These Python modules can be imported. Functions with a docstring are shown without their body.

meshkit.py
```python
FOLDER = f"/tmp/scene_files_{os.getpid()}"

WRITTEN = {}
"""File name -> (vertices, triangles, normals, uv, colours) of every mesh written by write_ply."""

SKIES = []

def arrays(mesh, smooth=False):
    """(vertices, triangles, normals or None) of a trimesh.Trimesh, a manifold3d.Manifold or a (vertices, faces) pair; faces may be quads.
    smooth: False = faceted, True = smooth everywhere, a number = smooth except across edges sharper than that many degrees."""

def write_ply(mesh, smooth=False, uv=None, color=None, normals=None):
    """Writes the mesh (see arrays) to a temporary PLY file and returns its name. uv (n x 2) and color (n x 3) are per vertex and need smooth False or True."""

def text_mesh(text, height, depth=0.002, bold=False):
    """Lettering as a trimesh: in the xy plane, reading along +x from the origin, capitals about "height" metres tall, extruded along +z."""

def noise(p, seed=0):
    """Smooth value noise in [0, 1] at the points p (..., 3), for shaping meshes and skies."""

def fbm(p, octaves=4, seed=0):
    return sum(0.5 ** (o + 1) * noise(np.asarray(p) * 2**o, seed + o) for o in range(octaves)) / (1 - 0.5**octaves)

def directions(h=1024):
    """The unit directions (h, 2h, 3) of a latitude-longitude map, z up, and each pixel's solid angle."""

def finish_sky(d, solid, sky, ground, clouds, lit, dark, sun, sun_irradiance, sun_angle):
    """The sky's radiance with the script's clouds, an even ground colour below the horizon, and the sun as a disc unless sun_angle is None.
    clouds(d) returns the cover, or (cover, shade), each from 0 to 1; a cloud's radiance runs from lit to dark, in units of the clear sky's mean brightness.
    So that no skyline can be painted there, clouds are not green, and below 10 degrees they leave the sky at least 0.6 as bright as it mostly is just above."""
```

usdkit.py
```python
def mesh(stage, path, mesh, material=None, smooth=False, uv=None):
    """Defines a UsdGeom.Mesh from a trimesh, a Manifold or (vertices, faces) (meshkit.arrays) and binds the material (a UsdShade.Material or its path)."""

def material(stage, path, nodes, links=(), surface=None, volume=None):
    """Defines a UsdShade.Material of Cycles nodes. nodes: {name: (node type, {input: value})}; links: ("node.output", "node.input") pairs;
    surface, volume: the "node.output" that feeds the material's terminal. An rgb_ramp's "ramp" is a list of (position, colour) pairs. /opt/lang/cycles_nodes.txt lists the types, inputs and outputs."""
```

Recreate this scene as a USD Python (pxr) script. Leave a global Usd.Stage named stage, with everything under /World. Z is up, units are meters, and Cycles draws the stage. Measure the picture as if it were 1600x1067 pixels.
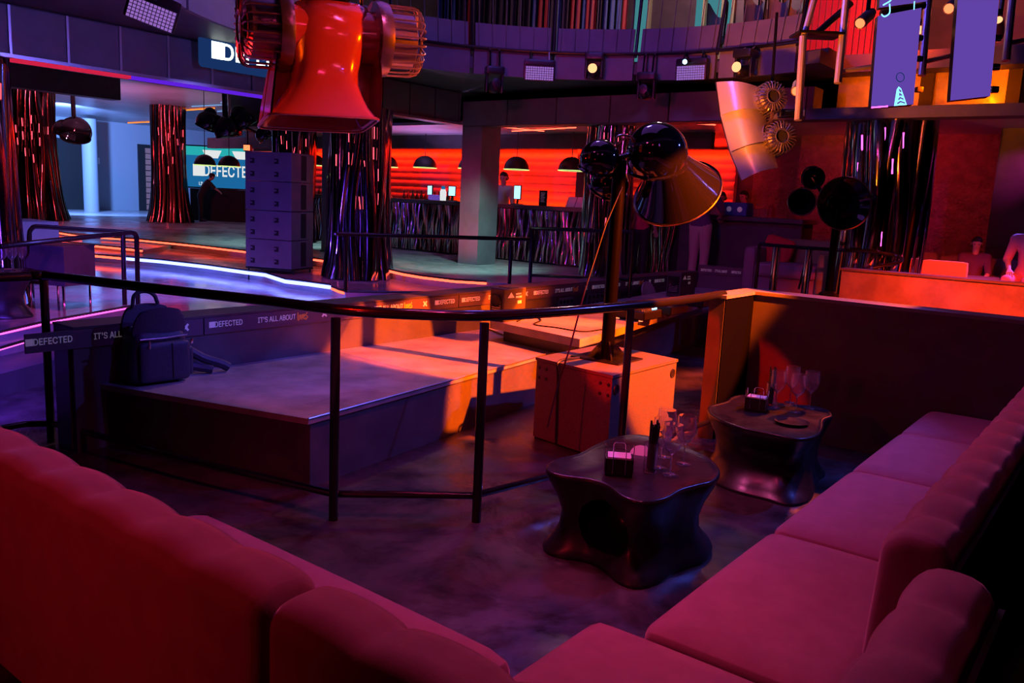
import math, random
import numpy as np, trimesh, manifold3d as m3
from shapely.geometry import Polygon, LineString
from shapely.ops import unary_union
from pxr import Usd, UsdGeom, UsdLux, UsdShade, Gf, Sdf
import usdkit, meshkit

stage = Usd.Stage.CreateInMemory()
UsdGeom.SetStageUpAxis(stage, 'Z'); UsdGeom.SetStageMetersPerUnit(stage, 1.0)
UsdGeom.Xform.Define(stage, '/World'); UsdGeom.Scope.Define(stage, '/World/Looks')
rng = random.Random(7); PI = math.pi

# ---------------------------------------------------------------- camera, lights, exposure
EYE = np.array([0.0, 0.0, 1.7]); FPX = 1300.0
def cam_axes(yaw, pitch, roll):
    cy, sy, cp, sp = math.cos(yaw), math.sin(yaw), math.cos(pitch), math.sin(pitch)
    fwd = np.array([sy*cp, cy*cp, -sp]); right = np.array([cy, -sy, 0.0]); down = np.cross(fwd, right)
    c, s = math.cos(roll), math.sin(roll)
    return np.array([c*right + s*down, -s*right + c*down, fwd])
AX = cam_axes(*np.radians([-37.54, 9.69, -2.74]))
cam = UsdGeom.Camera.Define(stage, '/World/camera')
_m = np.eye(4); _m[0, :3] = AX[0]; _m[1, :3] = -AX[1]; _m[2, :3] = -AX[2]; _m[3, :3] = EYE
cam.AddTransformOp().Set(Gf.Matrix4d(*_m.ravel().tolist()))
cam.CreateHorizontalApertureAttr(36.0); cam.CreateFocalLengthAttr(FPX/1600*36.0)
cam.CreateFStopAttr(9.0); cam.CreateFocusDistanceAttr(5.6); cam.CreateExposureAttr(0.0)

def spot(name, loc, target, color, power, angle=40, soft=0.4, radius=0.06):
    l = UsdLux.SphereLight.Define(stage, '/World/' + name)
    l.CreateRadiusAttr(radius); l.CreateColorAttr(Gf.Vec3f(*color)); l.CreateIntensityAttr(power); l.CreateNormalizeAttr(True)
    s = UsdLux.ShapingAPI.Apply(l.GetPrim()); s.CreateShapingConeAngleAttr(angle); s.CreateShapingConeSoftnessAttr(soft)
    z = np.array(loc, float) - np.array(target, float); z /= np.linalg.norm(z)
    x = np.cross([0, 0, 1.0], z); x = x/np.linalg.norm(x) if np.linalg.norm(x) > 1e-6 else np.array([1.0, 0, 0]); y = np.cross(z, x)
    m = np.eye(4); m[0, :3] = x; m[1, :3] = y; m[2, :3] = z; m[3, :3] = loc
    l.AddTransformOp().Set(Gf.Matrix4d(*m.ravel().tolist()))
def wash(name, loc, size, color, power, rx=0, ry=0):
    l = UsdLux.RectLight.Define(stage, '/World/' + name)
    l.CreateWidthAttr(size[0]); l.CreateHeightAttr(size[1]); l.CreateColorAttr(Gf.Vec3f(*color)); l.CreateIntensityAttr(power); l.CreateNormalizeAttr(True)
    l.AddTranslateOp().Set(Gf.Vec3d(*loc)); l.AddRotateXYZOp().Set(Gf.Vec3f(rx, ry, 0))
def lamp(name, loc, color, power, radius=0.08):
    l = UsdLux.SphereLight.Define(stage, '/World/' + name)
    l.CreateRadiusAttr(radius); l.CreateColorAttr(Gf.Vec3f(*color)); l.CreateIntensityAttr(power); l.CreateNormalizeAttr(True)
    l.AddTranslateOp().Set(Gf.Vec3d(*loc))
ORANGE, RED, BLUE, VIOLET, PINK = (1, .085, .0), (1, .02, .03), (.10, .12, 1), (.30, .14, 1), (1, .16, .45)
spot('key_spot', (.1, 5.6, 3.25), (-4.0, 5.55, .25), ORANGE, 4000, 14.5, .15, .04)
spot('desk_spot', (-1.2, 8.6, 3.2), (-4.9, 7.8, .6), ORANGE, 1300, 24, .3, .04)
spot('red_spot', (-3.0, -.3, 3.2), (-2.55, 5.72, .38), (1, .004, .0), 900, 4.6, .12, .04)
spot('sofa_red_spot', (-2.6, -1.0, 1.95), (-2.5, 1.05, .95), (1, .025, .05), 20, 34, .9, .12)
spot('pink_spot', (-3.4, 3.4, 3.3), (-.8, 3.6, .4), (1, .11, .42), 64, 36, .6, .15)
spot('pink_spot_left', (-1.2, 3.0, 3.3), (-2.2, 1.5, .4), (1, .09, .26), 46, 40, .7, .15)
spot('blue_spot', (-.45, 6.9, 3.3), (-2.8, 4.2, .3), BLUE, 120, 30, .5, .05)
spot('stage_wash', (-5.6, 8.4, 4.6), (-4.6, 3.6, .4), (1, .42, .45), 85, 13, .5, .1)
spot('stair_blue', (-5.95, 1.2, .9), (-7.2, 2.9, .1), (.16, .04, 1), 220, 40, .8, .05)
wash('violet_wash', (-4.6, 6.0, 6.2), (4, 4), (.42, .12, 1), 10)
lamp('atrium_lamp', (-4.6, 6.4, 4.9), (.15, .10, 1), 42, .25)
lamp('upper_lamp', (-6.0, 11.2, 5.6), (1, .45, .5), 60, .2)
spot('dance_spot', (-7.6, 6.0, 3.3), (-10.6, 5.4, .4), (.20, .15, 1), 420, 30, .8, .1)
spot('dance_spot_magenta', (-7.4, 4.0, 3.3), (-8.6, 5.0, .4), (1, .08, .5), 90, 40, .8, .1)
spot('fascia_spot', (-5.2, 5.0, 3.1), (-9.3, 4.6, 3.1), (.16, .14, 1), 48, 36, .8, .1)
spot('bar_teal', (-7.6, 9.4, 2.8), (-8.9, 10.0, .6), (.36, .75, .66), 110, 38, .8, .1)
spot('bar_teal_left', (-13.0, 10.2, 2.8), (-14.0, 10.4, .6), (.36, .72, .66), 110, 44, .8, .1)
wash('bar_glow', (-13.0, 13.5, 2.66), (8, .06), (1, .012, .001), 36, 60)
wash('bar_glow_low', (-9.5, 13.5, 1.55), (6.5, .06), (1, .03, .001), 16, 110)
wash('bar_glow_right', (-6.45, 13.5, 2.66), (.9, .06), (1, .012, .001), 6, 60)
spot('bar_ceiling_spot', (-11.2, 11.6, 1.9), (-11.2, 11.5, 2.9), (.6, .3, 1), 30, 70, .5, .05)
spot('far_blue', (-25, 11.2, 3.5), (-31, 13.5, 1.2), (.16, .34, 1), 1500, 55, .6, .15)
spot('far_red', (-16.2, 7.0, 3.65), (-24, 10.5, 1.6), (1, .05, .09), 170, 40, .6, .15)
spot('far_ceiling', (-19.5, 9.5, 1.2), (-20.5, 10.5, 3.8), (.9, .25, .6), 120, 62, .6, .1)
spot('column_pink', (-9.6, 8.9, .75), (-9.15, 10.6, 1.5), (1, .004, .14), 36, 30, .8, .05)
spot('horn_orange', (-2.2, 4.6, 2.9), (-4.0, 3.4, 2.5), (1, .09, .0), 110, 19, .6, .06)
spot('horn_red', (-6.4, 2.6, 2.3), (-4.4, 3.2, 2.35), (1, .01, .01), 60, 22, .6, .06)
spot('silver_orange', (-3.6, 6.2, 2.2), (-3.4, 7.6, 2.9), (1, .16, .005), 260, 30, .6, .06)
spot('recess_orange', (-3.0, 10.85, 3.15), (-2.9, 11.35, 3.3), (1, .10, .0), 16, 70, .5, .04)
spot('recess_orange_right', (-1.9, 10.85, 3.15), (-1.9, 11.35, 3.3), (1, .10, .0), 16, 70, .5, .04)
spot('right_red', (-3.2, 11.9, 2.75), (-3.3, 13.4, 2.0), (1, .02, .03), 22, 66, .6, .08)
spot('right_magenta', (-1.2, 11.9, 2.7), (-2.1, 13.4, 1.9), (1, .03, .5), 12, 22, .9, .05)
spot('partition_orange', (-.2, 7.6, 2.9), (-1.6, 10.1, .6), (1, .035, 0), 720, 24, .7, .06)
spot('wall_blue', (-1.5, 3.4, 3.3), (-5.2, 3.7, .5), (.12, .07, 1), 110, 17, .8, .08)
spot('upper_red', (-2.6, 9.4, 4.0), (-3.0, 11.2, 4.2), (1, .06, .01), 120, 50, .7, .08)
spot('smoke_blue', (-.6, 12.2, 2.75), (-1.9, 10.9, 1.0), (.12, .12, 1), 120, 22, .6, .05)
spot('coping_spot', (-1.5, 8.6, 3.3), (-1.8, 6.55, 1.2), (1, .09, .0), 330, 10, .4, .04)
spot('red_spot_box', (-3.3, .2, 3.2), (-3.05, 4.7, .3), (1, .004, .0), 160, 7, .2, .04)
spot('floor_pink', (-2.4, 2.8, 3.3), (-2.6, 2.9, 0), (1, .04, .22), 34, 42, .8, .1)
spot('fascia_red', (-4.4, 4.2, 3.0), (-5.6, 10.4, 3.0), (1, .03, .35), 60, 32, .8, .1)


# ---------------------------------------------------------------- a pixel of the photograph -> a point of the place
def ray(x, y): return AX.T @ np.array([(x-800)/FPX, (y-533.5)/FPX, 1.0])
def at(x, y, z): d = ray(x, y); return EYE + d*((z-EYE[2])/d[2])
def on_x(x, y, X): d = ray(x, y); return EYE + d*((X-EYE[0])/d[0])
def on_y(x, y, Y): d = ray(x, y); return EYE + d*((Y-EYE[1])/d[1])
def deep(x, y, D): return EYE + ray(x, y)*D

# ---------------------------------------------------------------- materials
def look(name, color, rough=.5, metal=0.0, spec=.5, emit=None, power=0.0, noise=None, bump=None, sheen=0.0, coat=0.0, trans=0.0, sheen_tint=(1, 1, 1), stain=None):
    n = {'p': ('principled_bsdf', dict(base_color=color, roughness=rough, metallic=metal, specular_ior_level=spec))}
    p, links = n['p'][1], []
    if emit: p.update(emission_color=emit, emission_strength=power)
    if sheen: p.update(sheen_weight=sheen, sheen_roughness=.35, sheen_tint=sheen_tint)
    if coat: p.update(coat_weight=coat, coat_roughness=.06)
    if trans: p.update(transmission_weight=trans, ior=1.45)
    if noise or bump or stain: n['g'] = ('geometry', {})
    if noise:                                   # (scale, second colour): blotches of grain
        n['n'] = ('noise_texture', dict(scale=noise[0], detail=5.0, roughness=.6)); links.append(('g.position', 'n.vector'))
        n['r'] = ('rgb_ramp', dict(ramp=[(.35, color), (.68, noise[1])])); links += [('n.fac', 'r.fac'), ('r.color', 'p.base_color')]
    if stain:                                   # (scale, low roughness, high roughness)
        n['s'] = ('noise_texture', dict(scale=stain[0], detail=6.0, roughness=.7, distortion=.6)); links.append(('g.position', 's.vector'))
        n['sr'] = ('map_range', dict(from_min=.35, from_max=.65, to_min=stain[1], to_max=stain[2], clamp=True)); links += [('s.fac', 'sr.value'), ('sr.result', 'p.roughness')]
    if bump:                                    # (scale, strength, distance)
        n['bn'] = ('noise_texture', dict(scale=bump[0], detail=4.0)); n['b'] = ('bump', dict(strength=bump[1], distance=bump[2]))
        links += [('g.position', 'bn.vector'), ('bn.fac', 'b.height'), ('b.normal', 'p.normal')]
    return usdkit.material(stage, '/World/Looks/' + name, n, links, surface='p.BSDF')
def glow(name, color, power):
    return usdkit.material(stage, '/World/Looks/' + name, {'e': ('emission', dict(color=color, strength=power))}, [], surface='e.emission')
M = dict(
    floor=look('booth_floor', (.016, .013, .014), .4, noise=(3.2, (.075, .058, .062)), stain=(1.6, .14, .55), bump=(7, .12, .02)),
    dance=look('dance_floor', (.22, .21, .23), .2, noise=(1.2, (.34, .32, .34)), stain=(.9, .06, .22)),
    barfloor=look('bar_floor', (.30, .30, .32), .3, noise=(1.0, (.42, .42, .42)), stain=(.8, .15, .4)),
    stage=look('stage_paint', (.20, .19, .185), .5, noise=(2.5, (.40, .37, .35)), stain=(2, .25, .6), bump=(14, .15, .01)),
    stageside=look('stage_side', (.075, .075, .085), .45, noise=(4, (.105, .105, .115))),
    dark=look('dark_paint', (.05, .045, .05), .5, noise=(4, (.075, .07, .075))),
    black=look('black_paint', (.012, .012, .013), .35), soot=look('matt_black', (.010, .010, .011), .8),
    fascia=look('fascia_panel', (.13, .13, .14), .5, noise=(3, (.17, .17, .18))),
    metal_trim=look('aluminium_trim', (.5, .5, .52), .35, .8),
    ceil=look('ceiling_paint', (.30, .28, .30), .35, noise=(.7, (.42, .40, .42))),
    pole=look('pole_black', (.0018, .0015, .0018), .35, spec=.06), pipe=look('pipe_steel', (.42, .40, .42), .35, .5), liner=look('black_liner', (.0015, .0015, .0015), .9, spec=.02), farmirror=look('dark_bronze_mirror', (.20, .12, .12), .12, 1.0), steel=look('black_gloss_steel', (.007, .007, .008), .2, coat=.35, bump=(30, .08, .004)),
    chrome=look('polished_chrome', (.75, .75, .77), .1, 1.0),
    mirror=look('mirror_metal', (.40, .37, .40), .10, 1.0),
    gold=look('bronze_mirror', (.38, .29, .27), .14, 1.0),
    velvet=look('velvet', (.26, .10, .135), .85, spec=.2, sheen=.7, sheen_tint=(1, .55, .6), noise=(9, (.31, .125, .16)), bump=(160, .25, .002)),
    sofaback=look('sofa_shell', (.012, .010, .011), .8),
    tableblack=look('lacquer_black', (.014, .013, .014), .3, spec=.4, stain=(4, .24, .42)),
    box=look('speckled_cabinet', (.05, .046, .046), .6, noise=(120, (.10, .095, .095)), bump=(150, .5, .003)),
    wallred=look('flocked_wall', (.13, .08, .085), .8, noise=(6, (.22, .14, .15)), bump=(22, .9, .03)),
    barwall=look('bar_wall', (.60, .30, .26), .55), teal=look('grey_wall', (.30, .34, .38), .6),
    orangedoor=look('door_paint', (.5, .22, .16), .5),
    horn=look('red_lacquer', (.45, .075, .04), .16, coat=.7), hornsilver=look('satin_silver', (.62, .60, .60), .34, .55),
    cage=look('cage_metal', (.42, .38, .38), .3, .9), ball=look('black_mirror', (.005, .005, .005), .04, .0, spec=.6, coat=.5),
    rimgold=look('rim_brass', (.6, .42, .3), .25, 1.0),
    letter=look('white_print', (.8, .8, .8), .5, emit=(1, .95, 1), power=.04), letteryellow=look('yellow_print', (.75, .5, .08), .5),
    banner=look('banner_vinyl', (.10, .075, .10), .5), paper=look('white_paper', (.75, .74, .76), .7),
    cloth_dark=look('backpack_nylon', (.026, .03, .05), .5, noise=(60, (.04, .045, .07)), bump=(90, .3, .003)), zip=look('zip_metal', (.5, .45, .42), .3, 1.0),
    lining=look('backpack_lining', (.16, .24, .34), .7),
    glass=look('clear_glass', (.95, .95, 1), .02, trans=.97), straw=look('straw_black', (.01, .01, .01), .35),
    skin=look('skin', (.55, .36, .28), .6), hair=look('hair_dark', (.02, .015, .012), .7), shirtwhite=look('white_shirt', (.75, .72, .68), .8),
    apron=look('apron_dark', (.05, .06, .07), .8), shirtpurple=look('purple_shirt', (.12, .04, .14), .8), trousers=look('beige_trousers', (.5, .36, .30), .8),
    shirtred=look('red_top', (.6, .03, .08), .8), shirtblack=look('black_shirt', (.02, .02, .022), .8), shirtpink=look('pink_top', (.7, .3, .36), .8),
    bottle=look('bottle_glass', (.05, .02, .015), .1, trans=.0, spec=.8), bottlegreen=look('bottle_green', (.03, .12, .05), .1, spec=.8), bottlered=look('bottle_red', (.35, .02, .02), .2, spec=.8),
    curtain_red=look('curtain_red', (.34, .03, .03), .6), curtain_blue=look('curtain_blue', (.04, .10, .30), .6), curtain_dark=look('curtain_dark', (.05, .04, .06), .7), curtain_lime=look('curtain_lime', (.25, .32, .16), .7),
    window=glow('window_teal', (.06, .26, .30), .8), chair=look('chair_teal', (.10, .20, .20), .6),
    armgrey=look('armchair_fabric', (.24, .16, .20), .9), armred=look('cushion_red', (.48, .03, .04), .9), armgreen=look('cushion_green', (.20, .22, .10), .9), armorange=look('cushion_orange', (.8, .3, .1), .8),
    led_red=glow('led_red', (1, .07, .035), 4.5), led_blue=glow('led_blue', (.13, .17, 1), 7.0), led_magenta=glow('led_magenta', (1, .08, .7), 3.5), led_under=glow('led_under', (1, .025, .10), .6), led_pink=glow('led_pink', (1, .09, .14), 1.5), led_purple=glow('led_purple', (1, .10, .60), 2.4),
    led_orange=glow('led_orange', (1, .20, .02), 2.0), led_ceil=glow('led_ceiling_blue', (.25, .45, .9), .7), led_edge=glow('led_edge', (.16, .02, 1), .7), led_bar=glow('led_bar', (1, .15, .004), 3.0),
    lens_orange=glow('lens_orange', (1, .38, .16), 2.0), lens_red=glow('lens_red', (1, .14, .05), 3), lens_blue=glow('lens_blue', (.2, .6, 1), 6), strobe=glow('strobe_panel', (.28, .13, .50), 1.0),
    sign_panel=glow('sign_panel', (.008, .03, .12), 1.0), sign_white=glow('sign_white', (.85, 1, .95), 1.6),
    screen_blue=glow('screen_blue', (.01, .13, .33), 1.0), screen_teal=glow('screen_teal', (.02, .40, .42), 1.0), screen_white=glow('screen_white', (.75, .78, .78), 1.0),
    screen_purple=glow('screen_purple', (.12, .055, .38), 1.0), neon_cyan=glow('neon_cyan', (.25, .75, 1), 1.4), monitor=glow('till_screen', (.3, .6, 1), 2.0), domerim=glow('lamp_rim', (.75, 1, .3), .9),
    dome=look('dome_black', (.02, .018, .018), .35), domein=glow('dome_inside', (1, .75, .35), 1.2),
)

# ---------------------------------------------------------------- objects
_used = {}
def numbered(parent, name):
    k = _used.get((parent, name), 0); _used[(parent, name)] = k + 1
    return f'{parent}/{name}' + (f'_{k:03d}' if k else '')
def mark(prim, **kw):
    for k, v in kw.items():
        if v: prim.SetCustomDataByKey(k, v)
class Thing:
    """An Xform at the thing's base; its parts are given in world coordinates unless local."""
    def __init__(self, name, label=None, cat=None, loc=(0, 0, 0), rz=0.0, group=None, kind=None):
        self.path, self.loc, self.rz = numbered('/World', name), np.array(loc, float), rz
        x = UsdGeom.Xform.Define(stage, self.path); x.AddTranslateOp().Set(Gf.Vec3d(*map(float, loc)))
        if rz: x.AddRotateZOp().Set(math.degrees(rz))
        self.name = name; self.prim = x.GetPrim(); self.group = group; self.cat = cat; self.label = label
        mark(self.prim, label=label, category=cat, group=group, kind=kind)
    def part(self, name, mesh, mat, under=None, smooth=30, local=False, label=None, kind=None):
        if not isinstance(mesh, (trimesh.Trimesh,)):
            v, f, _ = meshkit.arrays(mesh); mesh = trimesh.Trimesh(v, f, process=False)
        mesh = mesh.copy()
        if not local:
            mesh.apply_translation(-self.loc)
            if self.rz: mesh.apply_transform(trimesh.transformations.rotation_matrix(-self.rz, [0, 0, 1]))
        p = numbered(under or self.path, name)
        m = usdkit.mesh(stage, p, mesh, M[mat], smooth=smooth)
        mark(m.GetPrim(), label=label, kind=kind)
        return p
def copy(t, loc, rz=0.0, label=None, group=None):
    c = Thing(t.name, label or t.label, t.cat, loc, rz, group or t.group)
    c.prim.GetReferences().AddInternalReference(t.path); c.prim.SetInstanceable(True)
    return c
def struct(name, mesh, mat, smooth=30, label=None):
    if not isinstance(mesh, trimesh.Trimesh):
        v, f, _ = meshkit.arrays(mesh); mesh = trimesh.Trimesh(v, f, process=False)
    p = numbered('/World', name); m = usdkit.mesh(stage, p, mesh, M[mat], smooth=smooth)
    mark(m.GetPrim(), kind='structure', label=label, category=None); return p
def sub(parent, name, mesh, mat, smooth=30, kind=None):
    if not isinstance(mesh, trimesh.Trimesh):
        v, f, _ = meshkit.arrays(mesh); mesh = trimesh.Trimesh(v, f, process=False)
    p = numbered(parent, name); m = usdkit.mesh(stage, p, mesh, M[mat], smooth=smooth); mark(m.GetPrim(), kind=kind); return p

# ---------------------------------------------------------------- shapes
def cat(*ms): return trimesh.util.concatenate([m for m in ms if m is not None])
def bx(x0, x1, y0, y1, z0, z1, b=0.0):
    c, s = np.array([(x0+x1)/2, (y0+y1)/2, (z0+z1)/2]), np.array([x1-x0, y1-y0, z1-z0])
    if b <= 0:
        m = trimesh.creation.box(s); m.apply_translation(c); return m
    pts = [c + np.array([sx*(s[0]/2-(b if k else 0)), sy*(s[1]/2-(b if k != 1 else 0)), sz*(s[2]/2-(b if k != 2 else 0))]) for sx in (-1, 1) for sy in (-1, 1) for sz in (-1, 1) for k in (0, 1, 2)]
    return trimesh.convex.convex_hull(np.array(pts))
def frame(m, o, x, y, z):
    t = np.eye(4); t[:3, 0], t[:3, 1], t[:3, 2], t[:3, 3] = x, y, z, o
    m = m.copy(); m.apply_transform(t); return m
def unit(v): v = np.array(v, float); return v/np.linalg.norm(v)
def move(m, t): m = m.copy(); m.apply_translation(np.array(t, float)); return m
def turn(m, a, axis=(0, 0, 1), p=None): m = m.copy(); m.apply_transform(trimesh.transformations.rotation_matrix(a, axis, p)); return m
def tube(pts, r, sides=10, closed=False, cap=True):
    p = np.array(pts, float); n = len(p); r = np.broadcast_to(r, (n,))
    t = (np.roll(p, -1, 0) - np.roll(p, 1, 0)) if closed else np.gradient(p, axis=0)
    t /= np.linalg.norm(t, axis=1, keepdims=True) + 1e-12
    a = np.cross(t[0], [0, 0, 1.0] if abs(t[0][2]) < .9 else [1.0, 0, 0]); a /= np.linalg.norm(a); A = []
    for k in range(n):
        a = a - t[k]*np.dot(a, t[k]); a /= np.linalg.norm(a); A.append(a)
    A = np.array(A); B = np.cross(t, A); ang = np.arange(sides)*2*PI/sides
    v = p[:, None] + r[:, None, None]*(np.cos(ang)[None, :, None]*A[:, None] + np.sin(ang)[None, :, None]*B[:, None])
    v = v.reshape(-1, 3); f = []
    for i in range(n if closed else n-1):
        for j in range(sides):
            q = [i*sides+j, i*sides+(j+1) % sides, ((i+1) % n)*sides+(j+1) % sides, ((i+1) % n)*sides+j]
            f += [[q[0], q[1], q[2]], [q[0], q[2], q[3]]]
    if cap and not closed:
        v = np.vstack([v, p[0], p[-1]]); a0, a1 = len(v)-2, len(v)-1
        for j in range(sides): f += [[a0, (j+1) % sides, j], [a1, (n-1)*sides+j, (n-1)*sides+(j+1) % sides]]
    return trimesh.Trimesh(v, f, process=False)
def bez(pts, n=24):
    """Catmull-Rom through the points."""
    p = np.array(pts, float); p = np.vstack([2*p[0]-p[1], p, 2*p[-1]-p[-2]]); out = []
    for k in range(1, len(p)-2):
        for t in np.linspace(0, 1, max(2, n//(len(p)-3)), endpoint=False):
            a, b, c, d = p[k-1], p[k], p[k+1], p[k+2]
            out.append(.5*((2*b)+(-a+c)*t+(2*a-5*b+4*c-d)*t*t+(-a+3*b-3*c+d)*t**3))
    return np.array(out + [p[-2]])
def lathe(prof, n=32):
    """Profile of (r, z) turned about z; ends at r = 0 close."""
    p = np.array(prof, float); k = len(p); ang = np.arange(n)*2*PI/n
    v = np.stack([p[:, None, 0]*np.cos(ang), p[:, None, 0]*np.sin(ang), np.broadcast_to(p[:, None, 1], (k, n))], -1).reshape(-1, 3); f = []
    for i in range(k-1):
        for j in range(n):
            q = [i*n+j, i*n+(j+1) % n, (i+1)*n+(j+1) % n, (i+1)*n+j]
            if p[i, 0] > 1e-9: f.append([q[0], q[1], q[2]])
            if p[i+1, 0] > 1e-9: f.append([q[0], q[2], q[3]])
    m = trimesh.Trimesh(v, f, process=False); m.merge_vertices(); return m
def prism(poly, z0, z1):
    g = poly if hasattr(poly, 'exterior') else Polygon(poly)
    m = trimesh.creation.extrude_polygon(g, z1-z0, engine='earcut'); m.apply_translation([0, 0, z0]); return m
def grid(P, wrap_u=False, wrap_v=False):
    """Vertices (nu, nv, 3) as a surface."""
    nu, nv = P.shape[:2]; f = []
    for i in range(nu if wrap_u else nu-1):
        for j in range(nv if wrap_v else nv-1):
            a, b, c, d = i*nv+j, ((i+1) % nu)*nv+j, ((i+1) % nu)*nv+(j+1) % nv, i*nv+(j+1) % nv
            f += [[a, b, c], [a, c, d]]
    return trimesh.Trimesh(P.reshape(-1, 3), f, process=False)
def rbox(sx, sy, sz, r, n=10, puff=0.0, seed=0):
    """A block with rounded edges, centred; puff lifts its top like a cushion."""
    g = np.linspace(-1, 1, n+1); vs, fs, o = [], [], 0
    for ax in range(3):
        for s in (-1, 1):
            u, w = np.meshgrid(g, g, indexing='ij'); q = np.zeros((n+1, n+1, 3)); q[..., ax] = s; q[..., (ax+1) % 3] = u; q[..., (ax+2) % 3] = w
            m = grid(q if s > 0 else q.transpose(1, 0, 2)); vs.append(m.vertices); fs.append(m.faces+o); o += len(m.vertices)
    v = np.vstack(vs); h = np.array([sx, sy, sz])/2
    v = np.sign(v)*np.abs(v)**.8*h          # more rows near the edges is not needed: the corners round below
    c = np.clip(v, -(h-r), h-r); d = v-c; L = np.linalg.norm(d, axis=1, keepdims=True); out = c + np.where(L > 1e-9, d/np.maximum(L, 1e-9)*r, 0)
    if puff:
        t = np.clip(1-(out[:, 0]/h[0])**2, 0, 1)*np.clip(1-(out[:, 1]/h[1])**2, 0, 1); out[:, 2] += np.where(out[:, 2] > 0, 1, 0)*puff*np.sqrt(t)
    m = trimesh.Trimesh(out, np.vstack(fs), process=False); m.merge_vertices(digits_vertex=5); m.fix_normals(); return m
def hull(*spheres):
    """The hull of balls (x, y, z, r): a limb, a housing."""
    pts = [np.array(s[:3]) + s[3]*trimesh.creation.icosphere(1).vertices for s in spheres]
    return trimesh.convex.convex_hull(np.vstack(pts))
def weld(ms):
    out = None
    for m in ms:
        q = m3.Manifold(m3.Mesh(np.asarray(m.vertices, np.float32), np.asarray(m.faces, np.uint32)))
        out = q if out is None else out + q
    r = out.to_mesh(); return trimesh.Trimesh(np.array(r.vert_properties[:, :3]), np.array(r.tri_verts), process=False)
_txt = {}
def text(s, x0, y0, w, h, o, ux, uy, depth=.003):
    """Lettering w wide and h tall, its lower left corner at (x0, y0) of the plane with origin o and axes ux, uy."""
    if s not in _txt: _txt[s] = meshkit.text_mesh(s, .1, .01, True)
    m = _txt[s].copy(); b = m.bounds; m.apply_translation([-b[0][0], -b[0][1], -b[0][2]]); e = b[1]-b[0]
    m.apply_scale([w/e[0], h/e[1], depth/e[2]]); m.apply_translation([x0, y0, 0]); return frame(m, o, ux, uy, np.cross(ux, uy))
def flat(poly, depth, o, ux, uy):
    return cat(*[frame(prism(g, 0, depth), o, ux, uy, np.cross(ux, uy)) for g in (poly.geoms if hasattr(poly, 'geoms') else [poly])])
# ================================================================ THE SETTING
RING, RR = np.array([-4.62, 6.46]), 3.40
struct('floor', bx(-12, 5, -2.5, 13.0, -.12, 0), 'floor', smooth=False)
dance_poly = [(-6.5, .8), (-8.58, 4.48), (-7.6, 4.0), (-5.3, 3.6), (-5.3, 13), (-33, 13), (-33, .8)]
struct('dance_floor', prism(dance_poly, 0, .36), 'dance', smooth=False, label='raised dance floor with a polished grey surface lit blue')
struct('stair_step', prism([(-6.05, .95), (-8.1, 4.62), (-8.58, 4.48), (-6.5, .8)], 0, .18), 'stageside', smooth=False)
def line_at(px, z): return [tuple(at(x, y, z)[:2]) for x, y in px]
mid_front = line_at([(92, 393), (145, 396), (200, 399), (300, 411), (384, 421), (440, 434), (515, 445), (540, 457)], .48)
mid_right = [(-7.0, 7.6), (-6.75, 8.4), (-6.6, 9.0)]
struct('middle_tier', prism(Polygon([(-33, mid_front[0][1]-.4)] + mid_front + mid_right + [(-6.6, 11), (-33, 11)]).buffer(0), .355, .48), 'barfloor', smooth=False)
top_front = line_at([(90, 362), (220, 372), (384, 392), (490, 404), (520, 409), (600, 420), (660, 432), (760, 441)], .6)
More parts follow.
